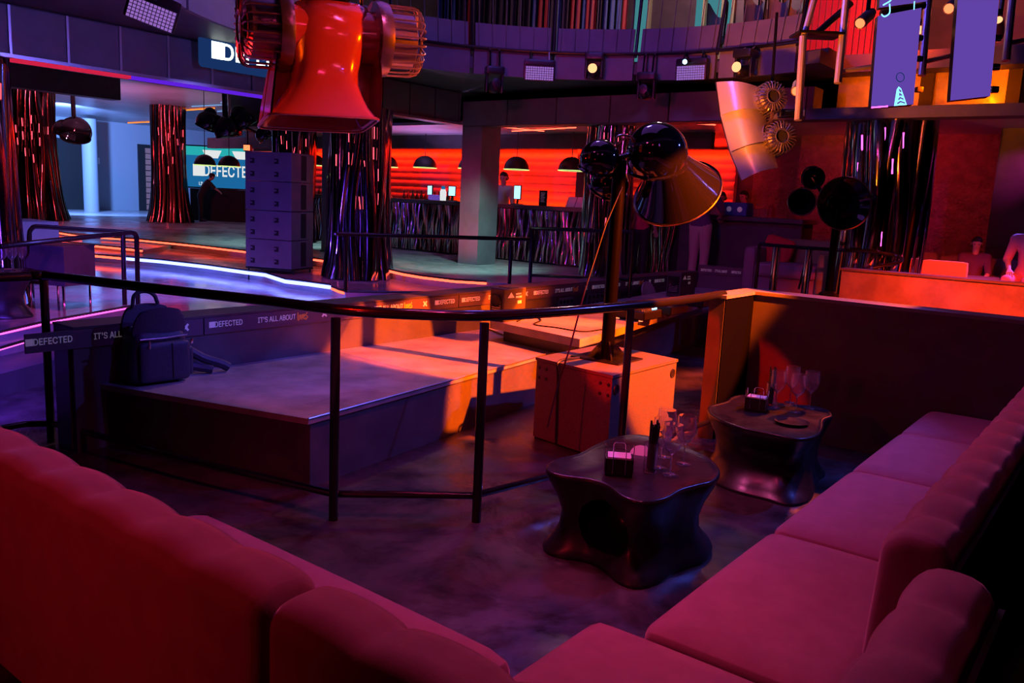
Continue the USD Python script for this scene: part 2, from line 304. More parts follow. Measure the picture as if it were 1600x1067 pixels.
struct('bar_floor', prism(Polygon([(-33, top_front[0][1]-.3)] + top_front + [(-6.5, 8.75), (-5.5, 8.95), (-5.5, 20), (-33, 20)]).buffer(0), .475, .6), 'barfloor', smooth=False)
struct('terrace_floor', bx(-5.2, 4, 10.36, 16, .3, .58), 'barfloor', smooth=False)
xb = at(92, 378, .54)
struct('side_step', prism(Polygon(line_at([(20, 372), (92, 378), (222, 391)], .54) + [(-15.2, 9), (-24, 9)]).buffer(0), .478, .54), 'barfloor', smooth=False)
# stage platform and the low wall behind it
plat = [(-3.68, 2.93), (-5.22, 2.49), (-5.22, 10.9), (-4.62, 10.9)]
pf = struct('stage_platform', prism(plat, .385, .42), 'stage', smooth=False, label='low stage platform with a worn scuffed painted top')
ins = [(-3.70, 2.96), (-5.22, 2.53), (-5.22, 10.88), (-4.65, 10.88)]
sub(pf, 'side_panel', prism(ins, 0, .385), 'stageside', smooth=False)
sub(pf, 'edge_trim', tube([(-3.68, 2.93, .42), (-4.06, 6.2, .42), (-4.62, 10.9, .42)], .007, 6), 'metal_trim')
bw = struct('wall_stage', cat(bx(-5.46, -5.2, 2.34, 11.2, 0, .785), prism([(-5.2, 11.05), (-4.52, 11.21), (-4.52, 11.31), (-5.25, 11.2)], 0, .90)), 'stageside', smooth=False, label='long low wall along the back of the stage platform')
sub(bw, 'end_panel', bx(-5.43, -5.24, 2.325, 2.34, .02, .66), 'dark', smooth=False)
sub(bw, 'coping', bx(-5.47, -5.19, 2.34, 11.2, .785, .80), 'dark', smooth=False)
# booth walls
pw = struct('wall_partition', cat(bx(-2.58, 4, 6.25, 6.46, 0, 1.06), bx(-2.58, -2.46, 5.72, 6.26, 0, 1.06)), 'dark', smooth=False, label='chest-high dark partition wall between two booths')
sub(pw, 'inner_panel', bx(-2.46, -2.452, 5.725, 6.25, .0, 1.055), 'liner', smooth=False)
sub(pw, 'coping', cat(bx(-2.60, 4, 6.235, 6.475, 1.06, 1.085), bx(-2.60, -2.44, 5.70, 6.24, 1.06, 1.085)), 'fascia', smooth=False)
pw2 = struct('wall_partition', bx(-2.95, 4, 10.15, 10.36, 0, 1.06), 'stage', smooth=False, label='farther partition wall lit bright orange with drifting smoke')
sub(pw2, 'coping', bx(-2.97, 4, 10.135, 10.375, 1.06, 1.085), 'fascia', smooth=False)
# back of the hall
struct('wall_left', bx(-31.3, -31, 0, 20, .6, 4.0), 'teal', smooth=False)
dr = on_x(215, 225, -30.97); d1 = on_x(243, 330, -30.97)
door = struct('door_1', bx(-31.0, -30.9, dr[1], d1[1], .6, dr[2]), 'soot', smooth=False, label='slatted orange lit shutter door in the far grey wall')
n_sl = 11
for k in range(n_sl):
    z0 = .65 + (dr[2]-.75)*k/n_sl; sub(door, 'slat', bx(-30.9, -30.86, dr[1]+.25, d1[1]-.05, z0, z0+(dr[2]-.75)/n_sl-.03), 'orangedoor', smooth=False)
struct('door_2', bx(-30.99, -30.85, on_x(80, 300, -30.9)[1], on_x(131, 300, -30.9)[1], .6, on_x(100, 216, -30.9)[2]), 'soot', smooth=False, label='dark open doorway in the far grey wall')
c = at(137, 330, .6); struct('column', move(lathe([(.0, 0), (.24, 0), (.24, 3.1), (0, 3.1)], 20), (c[0]+.3, c[1], .6)), 'teal', label='slim round pale blue column by the dark doorway')
struct('wall_back', bx(-20.2, -4.9, 13.9, 14.1, .6, 3.4), 'dark', smooth=False)
struct('wall_far', bx(-33, 5, 19.9, 20.1, 0, 6.4), 'dark', smooth=False)
struct('wall_alcove', bx(-5.62, -4.7, 13.78, 13.9, .6, 3.3), 'wallred', smooth=False, label='rough plaster wall patch beyond the end of the bar')
struct('wall_right', bx(-4.72, -1.86, 13.35, 13.5, .5, 3.0), 'wallred', smooth=False, label='flocked dark red wall at the back of the right booths')
struct('column', bx(-1.86, -.2, 12.6, 13.5, .5, 3.0), 'dark', smooth=False, label='wide dark square column at the right edge')
cs = at(745, 414, .6)
rot = bx(-.21, .21, -.24, .24, .6, 2.9); struct('column', move(rot, (-9.12, 10.78, 0)), 'fascia', smooth=False, label='plain square column in front of the bar')
# fascia of the left and right balconies
def panels(parent, pts, z0, z1, thick, mat, inward):
    for a, b in zip(pts[:-1], pts[1:]):
        a, b = np.array(a), np.array(b); u = unit(b-a); a2, b2 = a+u*.012, b-u*.012; n = inward(u)
        v = [a2, b2, b2+n*thick, a2+n*thick]; sub(parent, 'panel', prism([tuple(q) for q in v], z0, z1), mat, smooth=False)
fl = struct('trim_1', bx(-9.6, -9.29, -.5, 10.42, 2.86, 3.36), 'dark', smooth=False, label='straight panelled balcony front on the left')
ys = [1.46+.555*k for k in range(17)]; ys = [y for y in ys if y < 10.4] + [10.4]
panels(fl, [(-9.25, y) for y in ys], 2.88, 3.34, .04, 'fascia', lambda u: np.array([-1.0, 0]))
for y in ys[:9]: sub(fl, 'divider', bx(-9.27, -9.235, y-.012, y+.012, 2.87, 3.345), 'metal_trim', smooth=False)
sub(fl, 'bottom_rail', bx(-9.30, -9.225, .5, 10.4, 2.845, 2.88), 'metal_trim', smooth=False)
fr = struct('trim_2', cat(bx(-9.25, -3.6, 10.46, 10.78, 2.83, 3.22), bx(-3.6, 4, 10.46, 10.78, 2.83, 2.96)), 'dark', smooth=False, label='straight panelled balcony front above the bar')
xs = [-9.25+.93*k for k in range(15)]
panels(fr, [(x, 10.46) for x in xs if x < -3.5], 2.84, 3.21, .035, 'fascia', lambda u: np.array([0, -1.0]))
# soffit with the round opening, balcony band, upper floor
th = np.linspace(0, 2*PI, 73)[:-1]
def circ(r, n=72): return [(RING[0]+r*math.cos(t), RING[1]+r*math.sin(t)) for t in np.linspace(0, 2*PI, n+1)[:-1]]
hole = Polygon(circ(RR+.06)).union(Polygon([(-3.3, 6.4), (2.0, 6.4), (2.0, 10.44), (-3.3, 10.44)]))
struct('ceiling', prism(Polygon([(-9.6, -3), (5, -3), (5, 10.8), (-9.6, 10.8)]).difference(hole), 3.36, 3.5), 'dark', smooth=False, label='dark soffit under the round balcony')
struct('ceiling', prism([(-16.2, 10.78), (5, 10.78), (5, 14.0), (-16.2, 14.0)], 2.9, 2.95), 'ceil', smooth=False, label='low ceiling over the bar')
struct('ceiling', cat(bx(-33, -9.55, -1, 20, 3.8, 3.95), bx(-16.3, -16.2, 10.78, 14, 2.9, 3.8)), 'ceil', smooth=False, label='pale ceiling over the far left of the hall')
struct('ceiling', bx(-14, 5, -3, 20, 6.4, 6.5), 'soot', smooth=False, label='black roof above the atrium')
struct('trim_3', bx(-15.2, -14.9, 2, 7.7, 3.1, 3.8), 'dark', smooth=False, label='boxed ceiling beam behind the left balcony front')
struct('trim_4', bx(-20, -5.9, 12.6, 12.75, 2.64, 2.9), 'dark', smooth=False, label='dark header above the bar opening')
struct('upper_floor', prism(Polygon([(-14, -3), (5, -3), (5, 20), (-14, 20)]).difference(Polygon(circ(RR+.3)).union(Polygon([(-3.3, 6.2), (2.2, 6.2), (2.2, 10.44), (-3.3, 10.44)]))), 3.5, 3.56), 'dark', smooth=False)
struct('wall_upper', bx(-14, 5, 13.0, 13.1, 3.5, 6.4), 'dark', smooth=False, label='dark back wall of the upper balcony')
struct('wall_upper', bx(-12.1, -12, -3, 13, 3.5, 6.4), 'dark', smooth=False, label='dark side wall of the upper balcony')
def arc(r0, r1, z0, z1, a0, a1, n=6, r1b=None, r0b=None):
    """A piece of a curved band; its top may lean to other radii."""
    P = []
    for t in np.linspace(a0, a1, n):
        c_, s_ = math.cos(t), math.sin(t)
        P.append([[RING[0]+r*c_, RING[1]+r*s_, z] for r, z in ((r0, z0), (r1, z0), (r1b or r1, z1), (r0b or r0, z1))])
    m = grid(np.array(P), wrap_v=True); v = np.vstack([m.vertices]); k = 4*(n-1)
    f = np.vstack([m.faces, [[0, 1, 2], [0, 2, 3], [k, k+2, k+1], [k, k+3, k+2]]]); q = trimesh.Trimesh(v, f, process=False); q.fix_normals(); return q
def ring_arc(r): return [(RING[0]+r*math.cos(t), RING[1]+r*math.sin(t)) for t in np.linspace(math.radians(70), math.radians(345), 80)]
bal = Thing('balcony_front', 'curved balcony front with dark pleated panels around the atrium', 'balcony', (RING[0], RING[1], 3.3), kind='structure')
seg = 2*PI/20
for k in range(20):
    if math.cos((k+.5)*seg-math.radians(26)) > math.cos(math.radians(42)): continue
    a0, a1 = k*seg+.008, (k+1)*seg-.008
    bal.part('lower_panel', arc(RR, RR+.06, 3.28, 3.60, a0, a1), 'fascia')
    bal.part('upper_panel', arc(RR+.03, RR+.07, 3.62, 3.93, a0+.006, a1-.006, 6, RR+.13, RR+.09), 'fascia')
    t = k*seg; p0 = np.array([RING[0]+(RR-.02)*math.cos(t), RING[1]+(RR-.02)*math.sin(t), 3.56]); p1 = np.array([RING[0]+(RR+.17)*math.cos(t), RING[1]+(RR+.17)*math.sin(t), 4.55])
    bal.part('post', tube([p0, p1], .022, 8), 'black')
for k in range(120):
    t = (k+.5)*2*PI/120
    if math.cos(t-math.radians(26)) > math.cos(math.radians(42)): continue
    p0 = [RING[0]+(RR+.01)*math.cos(t), RING[1]+(RR+.01)*math.sin(t), 3.60]; p1 = [RING[0]+(RR+.16)*math.cos(t), RING[1]+(RR+.16)*math.sin(t), 4.5]
    bal.part('wire', tube([p0, p1], .0045, 5), 'fascia')
bal.part('pipe', tube([(*q, 3.60) for q in ring_arc(RR-.05)], .022, 8), 'steel')
bal.part('handrail', tube([(*q, 4.55) for q in ring_arc(RR+.17)], .03, 8), 'steel')
# skirting LED lines
def led(name, px, z, mat, label, r=.016, lift=0.0):
    t = Thing(name, label, 'light strip', at(*px[0], z))
    p = [at(x, y, z)+np.array([0, 0, lift]) for x, y in px]; t.part('tube', tube(p, r, 6), mat); t.part('channel', tube([q+np.array([0, 0, r+.012]) for q in p], .012, 6), 'black')
def led_path(name, p, mat, label, r=.016):
    t = Thing(name, label, 'light strip', p[0]); t.part('tube', tube(p, r, 6), mat); t.part('channel', tube([np.array(q)+np.array([0, 0, r+.012]) for q in p], .012, 6), 'black')
led('led_strip', [(90, 364), (127, 370)], .59, 'led_red', 'short red light strip on the bar step, farthest to the left', .018)
led('led_strip', [(158, 372), (220, 376), (300, 384), (384, 394)], .59, 'led_red', 'red light strip along the bar step left of the speaker stack', .018)
led('led_strip', [(490, 406), (505, 408), (520, 411)], .59, 'led_red', 'short red light strip between the speaker stack and mirrored column', .018)
led('led_strip', [(600, 422), (630, 429), (660, 434), (710, 440), (760, 443)], .59, 'led_red', 'curved red light strip on the bar step right of the mirrored column', .018)
led('led_strip', [(92, 379), (150, 385), (222, 392)], .53, 'led_red', 'red light strip on the short side step at left', .018)
led('led_strip', [(145, 400), (190, 404)], .46, 'led_red', 'short red end of the blue light strip beside the handrail', .02)
led('led_strip', [(192, 404), (250, 409), (320, 417), (384, 426), (415, 430), (446, 440), (480, 444), (516, 449)], .46, 'led_blue', 'bright blue light strip along the edge of the dance floor', .026)
led('led_strip', [(518, 451), (530, 456), (541, 459)], .46, 'led_red', 'short curved red light strip under the mirrored column', .016)
led('led_strip', [(542, 459), (640, 459.5), (700, 460), (762, 461)], .46, 'led_red', 'straight red light strip on the middle step below the handrail', .016)
led('led_strip', [(0, 524), (75, 506), (140, 494), (205, 482)], .352, 'led_magenta', 'thick magenta light strip along the top stair edge', .017)
led_path('led_strip', [at(x, y, .27)+np.array([.05, -.02, 0]) for x, y in [(0, 545), (75, 523), (188, 498)]], 'led_purple', 'thin magenta light strip below the thick one on the stair', .006)
# ================================================================ SOFAS AND TABLES OF THE BOOTH
def channel_back(L, d, z0, z1, w, r=.085, bulge=.020, end=.05):
    """A channel-tufted backrest along +x from 0 to L; outer face at y = 0, inner face at y = d."""
    prof = [(0.0, z0)] + [(0.0, z0+(z1-r-z0)*t) for t in (.25, .5, .75, 1)]
    prof += [(r-r*math.cos(a), z1-r+r*math.sin(a)) for a in np.linspace(.25, PI/2, 5)]
    prof += [(d-r+r*math.sin(a), z1-r+r*math.cos(a)) for a in np.linspace(0, PI/2, 6)]
    prof += [(d+.03*t, z1-r+(z0-z1+r)*t) for t in (.25, .5, .75, 1)]
    p = np.array(prof); t = np.gradient(p, axis=0); n = np.stack([-t[:, 1], t[:, 0]], 1); n /= np.linalg.norm(n, axis=1, keepdims=True)
    wt = np.clip((p[:, 0]-.0)/(r*.8), 0, 1); us = np.unique(np.concatenate([np.linspace(0, L, int(L/w*10)+1), np.linspace(0, end, 6), L-np.linspace(0, end, 6)]))
    nch = max(1, round(L/w)); P = []
    for u in us:
        b = bulge*(abs(math.sin(PI*u/L*nch))**.55-1); e = min(u, L-u); ins = 0 if e >= end else end-math.sqrt(max(0, end**2-(end-e)**2))
        q = p + n*(wt*b-ins)[:, None]; P.append(np.column_stack([np.full(len(q), u), q]))
    P = np.array(P); m = grid(P); v, f, k = m.vertices, m.faces, P.shape[1]; o = len(v)
    v = np.vstack([v, P[0].mean(0), P[-1].mean(0)]); s = (len(us)-1)*k
    f = np.vstack([f, [[o, j+1, j] for j in range(k-1)], [[o+1, s+j, s+j+1] for j in range(k-1)]])
    q = trimesh.Trimesh(v, f, process=False); q.fix_normals(); return q
def place(m, o, x, y): return frame(m, o, unit([*x, 0]), unit([*y, 0]), np.array([0, 0, 1.0]))
def seat(x0, x1, y0, y1, z1=.42, h=.17, r=.065, puff=.018): return move(rbox(x1-x0, y1-y0, h, r, 14, puff), ((x0+x1)/2, (y0+y1)/2, z1-h/2-puff*.5))
ls = Thing('banquette_sofa', 'pink velvet banquette with channelled back, seen from behind at lower left', 'sofa', (-2.6, 1.4, 0))
ls.part('backrest', place(channel_back(2.95, .205, .06, .812, .285, r=.075), (-4.42, 1.03, 0), (1, 0), (0, 1)), 'velvet', smooth=50)
ls.part('seat_cushion', seat(-2.93, -1.30, 1.20, 1.80), 'velvet', smooth=50)
ls.part('seat_cushion', seat(-4.3, -2.96, 1.20, 1.66), 'velvet', smooth=50)
ls.part('base', bx(-4.3, -1.32, 1.2, 1.72, .05, .27), 'sofaback', smooth=False)
for x in (-4.1, -2.7, -1.5): ls.part('foot', bx(x, x+.06, 1.15, 1.21, 0, .06), 'black', smooth=False); ls.part('foot', bx(x, x+.06, 1.6, 1.66, 0, .06), 'black', smooth=False)
cs_ = Thing('corner_sofa', 'pink velvet corner sofa module at the bottom, nearest to the viewer', 'sofa', (-.85, 1.6, 0))
cs_.part('backrest', place(channel_back(1.17, .205, .06, .812, .29, r=.075), (-1.455, 1.03, 0), (1, 0), (0, 1)), 'velvet', smooth=50)
cs_.part('backrest', place(channel_back(1.06, .20, .06, .82, .27), (-.205, 1.29, 0), (0, 1), (-1, 0)), 'velvet', smooth=50)
cs_.part('seat_cushion', seat(-1.27, -.42, 1.28, 2.16), 'velvet', smooth=50)
cs_.part('base', bx(-1.2, -.3, 1.2, 2.1, .05, .27), 'sofaback', smooth=False)
cs_.part('shell', bx(-.20, -.185, 1.1, 2.33, .03, .74), 'sofaback', smooth=False)
for x, y in ((-1.15, 1.15), (-.35, 1.15), (-1.15, 2.0), (-.35, 2.0)): cs_.part('foot', bx(x, x+.06, y, y+.06, 0, .06), 'black', smooth=False)
rs = Thing('banquette_sofa', 'pink velvet banquette with four seat cushions along the right side', 'sofa', (-.75, 4.2, 0))
rs.part('backrest', place(channel_back(3.75, .20, .06, .82, .27), (-.335, 2.46, 0), (0, 1), (-1, 0)), 'velvet', smooth=50)
for y0, y1 in ((2.18, 3.28), (3.29, 4.40), (4.41, 5.42), (5.43, 6.2)): rs.part('seat_cushion', seat(-1.13, -.50, y0, y1), 'velvet', smooth=50)
rs.part('base', bx(-1.06, -.40, 2.25, 6.18, .05, .27), 'sofaback', smooth=False)
rs.part('shell', bx(-.333, -.318, 2.5, 6.2, .03, .745), 'sofaback', smooth=False)
for y in (2.4, 4.2, 6.0):
    for x in (-1.0, -.48): rs.part('foot', bx(x, x+.06, y, y+.06, 0, .06), 'black', smooth=False)
# ---- sculpted tables
TOP = .42
px_out = [(853, 728), (866, 716), (898, 708), (930, 693), (962, 682), (1003, 679), (1042, 690), (1078, 700), (1108, 714), (1125, 734), (1117, 750), (1094, 757), (1066, 765), (1042, 777), (1006, 783), (974, 775), (950, 759), (922, 749), (888, 744), (862, 738)]
ol = np.array([at(x, y, TOP)[:2] for x, y in px_out]); TC = ol.mean(0)+np.array([0, .0]); ol = ol-TC
ol = bez(np.vstack([ol[-2:], ol, ol[:2]])[:, [0, 1, 1]], 24*6)[:, :2]
a_ = np.unwrap(np.arctan2(ol[:, 1], ol[:, 0])); r_ = np.hypot(*ol.T); TH = np.linspace(-PI, PI, 97)[:-1]
order = np.argsort(np.mod(a_+PI, 2*PI)); RAD = np.interp(TH, np.mod(a_[order]+PI, 2*PI)-PI, r_[order], period=2*PI)
def table_mesh():
    rings = [(.0, TOP-.010), (.5, TOP-.010), (.90, TOP-.010), (.945, TOP-.004), (.97, TOP), (.995, TOP-.006), (1.0, TOP-.02), (.96, TOP-.06), (.86, .28), (.80, .20), (.82, .12), (.92, .05), (.99, .02), (.98, 0), (.5, 0), (0, 0)]
    mean = RAD.mean(); P = []
    for s, z in rings:
        k = .55+.45*abs(z-.2)/.22; rr = s*(mean+(RAD-mean)*min(1.15, k*1.1))
        P.append(np.column_stack([rr*np.cos(TH), rr*np.sin(TH), np.full(len(TH), z)]))
    m = grid(np.array(P), wrap_v=True); m.merge_vertices(); m.update_faces(m.nondegenerate_faces()); m.fix_normals()
    notch = at(942, 757, TOP)[:2]-TC; u = unit(notch); c0 = u*.47; c1 = u*.16
    cut = hull((c0[0], c0[1], .185, .175), (c1[0], c1[1], .20, .12))
    a = m3.Manifold(m3.Mesh(np.asarray(m.vertices, np.float32), np.asarray(m.faces, np.uint32))); b = m3.Manifold(m3.Mesh(np.asarray(cut.vertices, np.float32), np.asarray(cut.faces, np.uint32)))
    if a.status() == m3.Error.NoError and a.volume() > 0: m = trimesh.Trimesh(*meshkit.arrays(a-b)[:2], process=False)
    return m
t1 = Thing('side_table', 'black sculpted table with wavy lobed top, nearer one with straws and glasses', 'table', (TC[0], TC[1], 0))
t1.part('body', table_mesh(), 'tableblack', local=True, smooth=40)
T2 = np.array([-1.86, 5.22]); copy(t1, (T2[0], T2[1], 0), 3.3, 'black sculpted table with wavy lobed top, farther one against the partition')
c3 = at(20, 490, .36); copy(t1, (c3[0]-.02, c3[1]-.22, .36), 2.9, 'black sculpted table on the raised floor at the left edge')
ZT = TOP-.009
def glass_mesh():
    outer = [(0, 0), (.036, 0), (.037, .002), (.030, .004), (.006, .010), (.0042, .03), (.0042, .095), (.007, .105), (.022, .118), (.040, .140), (.050, .170), (.0515, .19), (.049, .225), (.045, .255)]
    inner = [(.0435, .255), (.0475, .225), (.050, .19), (.0485, .17), (.0385, .142), (.021, .121), (.004, .112), (0, .111)]
    return lathe(outer+inner, 32)
g0 = None
def glass(x, y, z, label, group=None, s=1.0):
    global g0
    p = at(x, y, z)
    if g0 is None:
        g0 = Thing('balloon_glass', label, 'glass', p, 0, group); m = glass_mesh(); g0.part('bowl', m, 'glass', local=True, smooth=40)
        return g0
    return copy(g0, p, 0, label, group)
glass(1047, 742, ZT, 'balloon glass nearest to the black straws, at the front of the nearer table', 'balloon glasses on the nearer table')
glass(1068, 725, ZT, 'balloon glass farthest to the right on the nearer table', 'balloon glasses on the nearer table')
glass(1031, 731, ZT, 'balloon glass close behind the black straws', 'balloon glasses on the nearer table')
glass(1038, 714, ZT, 'balloon glass at the back of the nearer table', 'balloon glasses on the nearer table')
glass(1212, 637, ZT, 'leftmost balloon glass on the farther table', 'balloon glasses on the farther table')
glass(1234, 629, ZT, 'balloon glass at the back of the farther table', 'balloon glasses on the farther table')
glass(1243, 644, ZT, 'front middle balloon glass on the farther table', 'balloon glasses on the farther table')
glass(1264, 638, ZT, 'rightmost balloon glass on the farther table', 'balloon glasses on the farther table')
for k, (x, y, l) in enumerate(((3, 424, 'glass at the very left edge on the far left table'), (19, 423, 'middle glass on the far left table'), (35, 421, 'rightmost glass on the far left table'))): glass(x, y, .36+ZT, l, 'glasses on the far left table')
def straws(x, y, label, lean, h=.15):
    p = at(x, y, ZT); t = Thing('straw_glass', label, 'glass', p)
    t.part('tumbler', lathe([(0, 0), (.032, 0), (.035, h), (.033, h), (.030, .008), (0, .008)], 24), 'glass', local=True)
    for k in range(12):
        a = 2*PI*k/12; b = np.array([.012*math.cos(a)+.004*(k % 3-1), .012*math.sin(a), .010]); e = np.array([.020*math.cos(a)+lean, .020*math.sin(a), .225+.012*(k % 4)])
        t.part('straw', tube([b, e], .0052, 6), 'straw', local=True)
straws(1015, 737, 'glass tumbler packed with black straws on the nearer table', .012)
straws(1203, 632, 'slim dark straw holder beside the glasses on the farther table', .0)
def caddy(x, y, label, rz, s=1.0):
    t = Thing('napkin_caddy', label, 'napkin holder', at(x, y, ZT), rz)
    t.part('tray', cat(bx(-.065, .065, -.055, .055, 0, .008), bx(-.065, .065, -.055, -.049, 0, .085), bx(-.065, .065, .049, .055, 0, .085), bx(-.065, -.059, -.055, .055, 0, .085), bx(.059, .065, -.055, .055, 0, .085)), 'black', local=True, smooth=False)
    t.part('napkins', bx(-.056, .056, -.047, .047, .008, .092), 'paper', local=True, smooth=False)
    for sx, sy, ax in ((0, -1, 0), (0, 1, 0), (-1, 0, 1), (1, 0, 1)):
        c_ = np.array([sx*.068, sy*.058, 0]); u = np.array([.03, 0, 0]) if ax == 0 else np.array([0, .028, 0]); z = np.array([0, 0, 1.0])
        t.part('wire', tube([c_-u+z*.01, c_-u+z*.125, c_-u*.7+z*.138, c_+u*.7+z*.138, c_+u+z*.125, c_+u+z*.01], .0022, 6), 'chrome', local=True)
    return t
caddy(966, 739, 'black napkin caddy with wire loops on the nearer table', .55); caddy(1181, 640, 'black napkin caddy with wire loops on the farther table', .2)
ash = Thing('paper_coaster', 'pale paper coaster leaning behind the napkin caddy', 'coaster', at(1000, 711, ZT))
ash.part('disc', turn(lathe([(0, 0), (.055, 0), (.055, .004), (0, .004)], 24), .9, (1, .3, 0)), 'paper', local=True)
ash2 = Thing('dish', 'shallow oval dish set into the front of the farther table', 'dish', at(1237, 661, ZT+.002))
ash2.part('bowl', lathe([(0, .004), (.08, .004), (.10, .014), (.105, .014), (.085, 0), (0, 0)], 28), 'tableblack', local=True)
# ---- guard rail round the booth
gr = Thing('guard_rail', 'black glossy tube guard rail with square corner curving round the booth', 'railing', (-3.23, 2.74, 0))
path = [(-5.53, .6, 1.085), (-5.53, 2.1, 1.085), (-5.51, 2.27, 1.09), (-5.40, 2.35, 1.09), (-4.5, 2.60, 1.085), (-3.9, 2.765, 1.085), (-3.36, 2.88, 1.085), (-3.0, 3.12, 1.085), (-2.77, 3.42, 1.085), (-2.62, 4.0, 1.085), (-2.53, 4.7, 1.085), (-2.50, 5.3, 1.085), (-2.51, 5.80, 1.085)]
gr.part('handrail', tube(bez(path, 90), .029, 14), 'steel')
low = [(-5.56, .6, .13), (-5.60, 2.2, .13), (-5.50, 2.33, .13), (-4.3, 2.53, .13), (-3.26, 2.76, .13), (-2.72, 3.26, .13), (-2.60, 3.9, .13), (-2.53, 4.7, .13), (-2.50, 5.7, .13)]
gr.part('lower_rail', tube(low, .020, 10), 'steel')
for x, y, x2, y2 in ((-5.53, 2.325, -5.50, 2.33), (-3.23, 2.74, -3.30, 2.90), (-2.68, 3.25, -2.79, 3.40)): gr.part('post', tube([(x, y, 0), (x, y, .5), (x, y, 1.07)], .025, 12), 'steel')
p4 = on_y(1001, 570, 4.45); gr.part('post', tube([(-2.555, 4.52, 0), (-2.555, 4.52, 1.07)], .025, 12), 'steel')
# ================================================================ STAGE THINGS
# banner strips with lettering along the low wall
def logo_square(o, w, h): return flat(Polygon([(0, 0), (w, 0), (w, h), (0, h)]), .003, o, np.array([0, 1.0, 0]), np.array([0, 0, 1.0]))
UY, UZ = np.array([0, 1.0, 0]), np.array([0, 0, 1.0])
script_lines = [[(0, .9), (.02, .0), (.12, .1)], [(.14, .5), (.2, .1), (.28, .5), (.2, .62), (.14, .5)], [(.30, .6), (.36, .05), (.44, .65)], [(.47, .35), (.6, .45), (.55, .65), (.48, .4), (.56, .05), (.72, .2)], [(.80, .85), (.70, .55), (.86, .3), (.72, .0)]]
def script_poly(w, h): return unary_union([LineString([(x*w, y*h) for x, y in (bez(np.array([(*q, 0) for q in l]), 12)[:, :2] if len(l) > 2 else l)]).buffer(h*.09) for l in script_lines])
def cross_poly(s): return unary_union([LineString([(-s, -s), (s, s)]).buffer(s*.33, cap_style=2), LineString([(-s, s), (s, -s)]).buffer(s*.33, cap_style=2), LineString([(-s*.25, 0), (s*.25, 0)]).buffer(s*.5)])
bounds = [(2.06, 3.215, 0), (3.225, 5.885, 1), (5.895, 8.55, 1), (8.56, 11.04, 1)]
names = ['short dark banner strip at the near end of the low wall, left of the backpack', 'dark banner strip with white lettering right of the backpack', 'dark banner strip with white lettering behind the monitor and horn stand', 'dark banner strip with white lettering beside the far monitor']
rb_ = Thing('banner', 'farthest dark banner strip on the short angled end of the low wall', 'banner', (-5.2, 11.05, .78)); ra, rbv = np.array([-5.185, 11.048, .78]), unit([.68, .16, 0])
rb_.part('strip', frame(bx(0, .62, 0, .11, -.0, .006), ra, rbv, UZ, np.cross(rbv, UZ)), 'banner', smooth=False)
rb_.part('lettering', cat(text('DEFECTED', .03, .04, .15, .035, ra+np.cross(rbv, UZ)*.006, rbv, UZ), text("IT'S ALL ABOUT", .23, .04, .17, .035, ra+np.cross(rbv, UZ)*.006, rbv, UZ), text('DEFECTED', .46, .04, .13, .035, ra+np.cross(rbv, UZ)*.006, rbv, UZ)), 'letter', smooth=False)
for (y0, y1, full), nm in zip(bounds, names):
    t = Thing('banner', nm, 'banner', (-5.19, y0, .67)); X = -5.184
    t.part('strip', bx(-5.199, X, y0, y1, .668, .783), 'banner', smooth=False)
    u = y0+.035 if full else y0; k = 0
    while u < y1-.25:
        t.part('lettering', cat(logo_square((X, u, .712), .042, .042), text('DEFECTED', 0, 0, .225, .042, (X, u+.044, .712), UY, UZ)), 'letter', smooth=False)
        if u+.86 < y1:
            t.part('lettering', text("IT'S ALL ABOUT", 0, 0, .34, .042, (X, u+.40, .712), UY, UZ), 'letter', smooth=False)
            t.part('lettering', flat(script_poly(.11, .06), .003, (X, u+.76, .705), UY, UZ), 'letteryellow', smooth=False, label='yellow handwritten word')
        if u+1.05 < y1: t.part('emblem', flat(cross_poly(.022), .003, (X, u+1.02, .733), UY, UZ), 'letter', smooth=False)
        u += 1.15
# backpack, open, on the stage
bp = Thing('backpack', 'dark open-topped backpack slumped on the stage by the banner wall', 'backpack', at(247, 590, .42))
o = at(250, 598, .42); ux = unit(at(300, 590, .42)-at(200, 603, .42)); uy = np.array([-ux[1], ux[0], 0])
bw_, bd, bh = .40, .22, .46
def bag(w, d, h, z0, taper=.0, r=.07): return move(rbox(w, d, h, r, 12), (0, 0, z0+h/2))
def B(m): return frame(m, o + uy*bd*.30, ux, uy, UZ)
body = bag(bw_, bd, .36, 0); v = body.vertices; v[:, 0] *= 1-.10*(v[:, 2]/.36)+.04*np.sin(v[:, 2]*14); v[:, 1] += .015*np.sin(v[:, 0]*15)*np.clip(v[:, 2], 0, 1); body.vertices = v
bp.part('body', B(body), 'cloth_dark', smooth=50)
fp = []
for t in np.linspace(0, 1, 10):
    w = .165+.028*math.sin(t*PI*.8)-.02*max(0, t-.8)*5; fp.append([[s*w*(1-.25*abs(s)**8*t), -bd*.42-.03*t+.025*abs(s)**2, .30+.20*t-.012*abs(s)**2*t*3] for s in np.linspace(-1, 1, 13)])
fp = np.array(fp); back = fp+np.array([0, .016, -.004]); shell = grid(np.concatenate([fp, back[::-1]]), wrap_u=True); shell.fix_normals()
bp.part('front_flap', B(shell), 'cloth_dark', smooth=60)
bk = fp.copy(); bk[..., 1] = .07+.03*(fp[..., 2]-.3)*4; shell2 = grid(np.concatenate([bk, (bk+np.array([0, .02, 0]))[::-1]]), wrap_u=True); shell2.fix_normals(); bp.part('back_panel', B(shell2), 'cloth_dark', smooth=60)
bp.part('lining', B(move(rbox(.27, .15, .06, .025, 6), (0, 0, .34))), 'lining', smooth=50)
bp.part('front_pocket', B(move(rbox(.33, .06, .26, .028, 10), (.01, -bd*.52, .15))), 'cloth_dark', smooth=50)
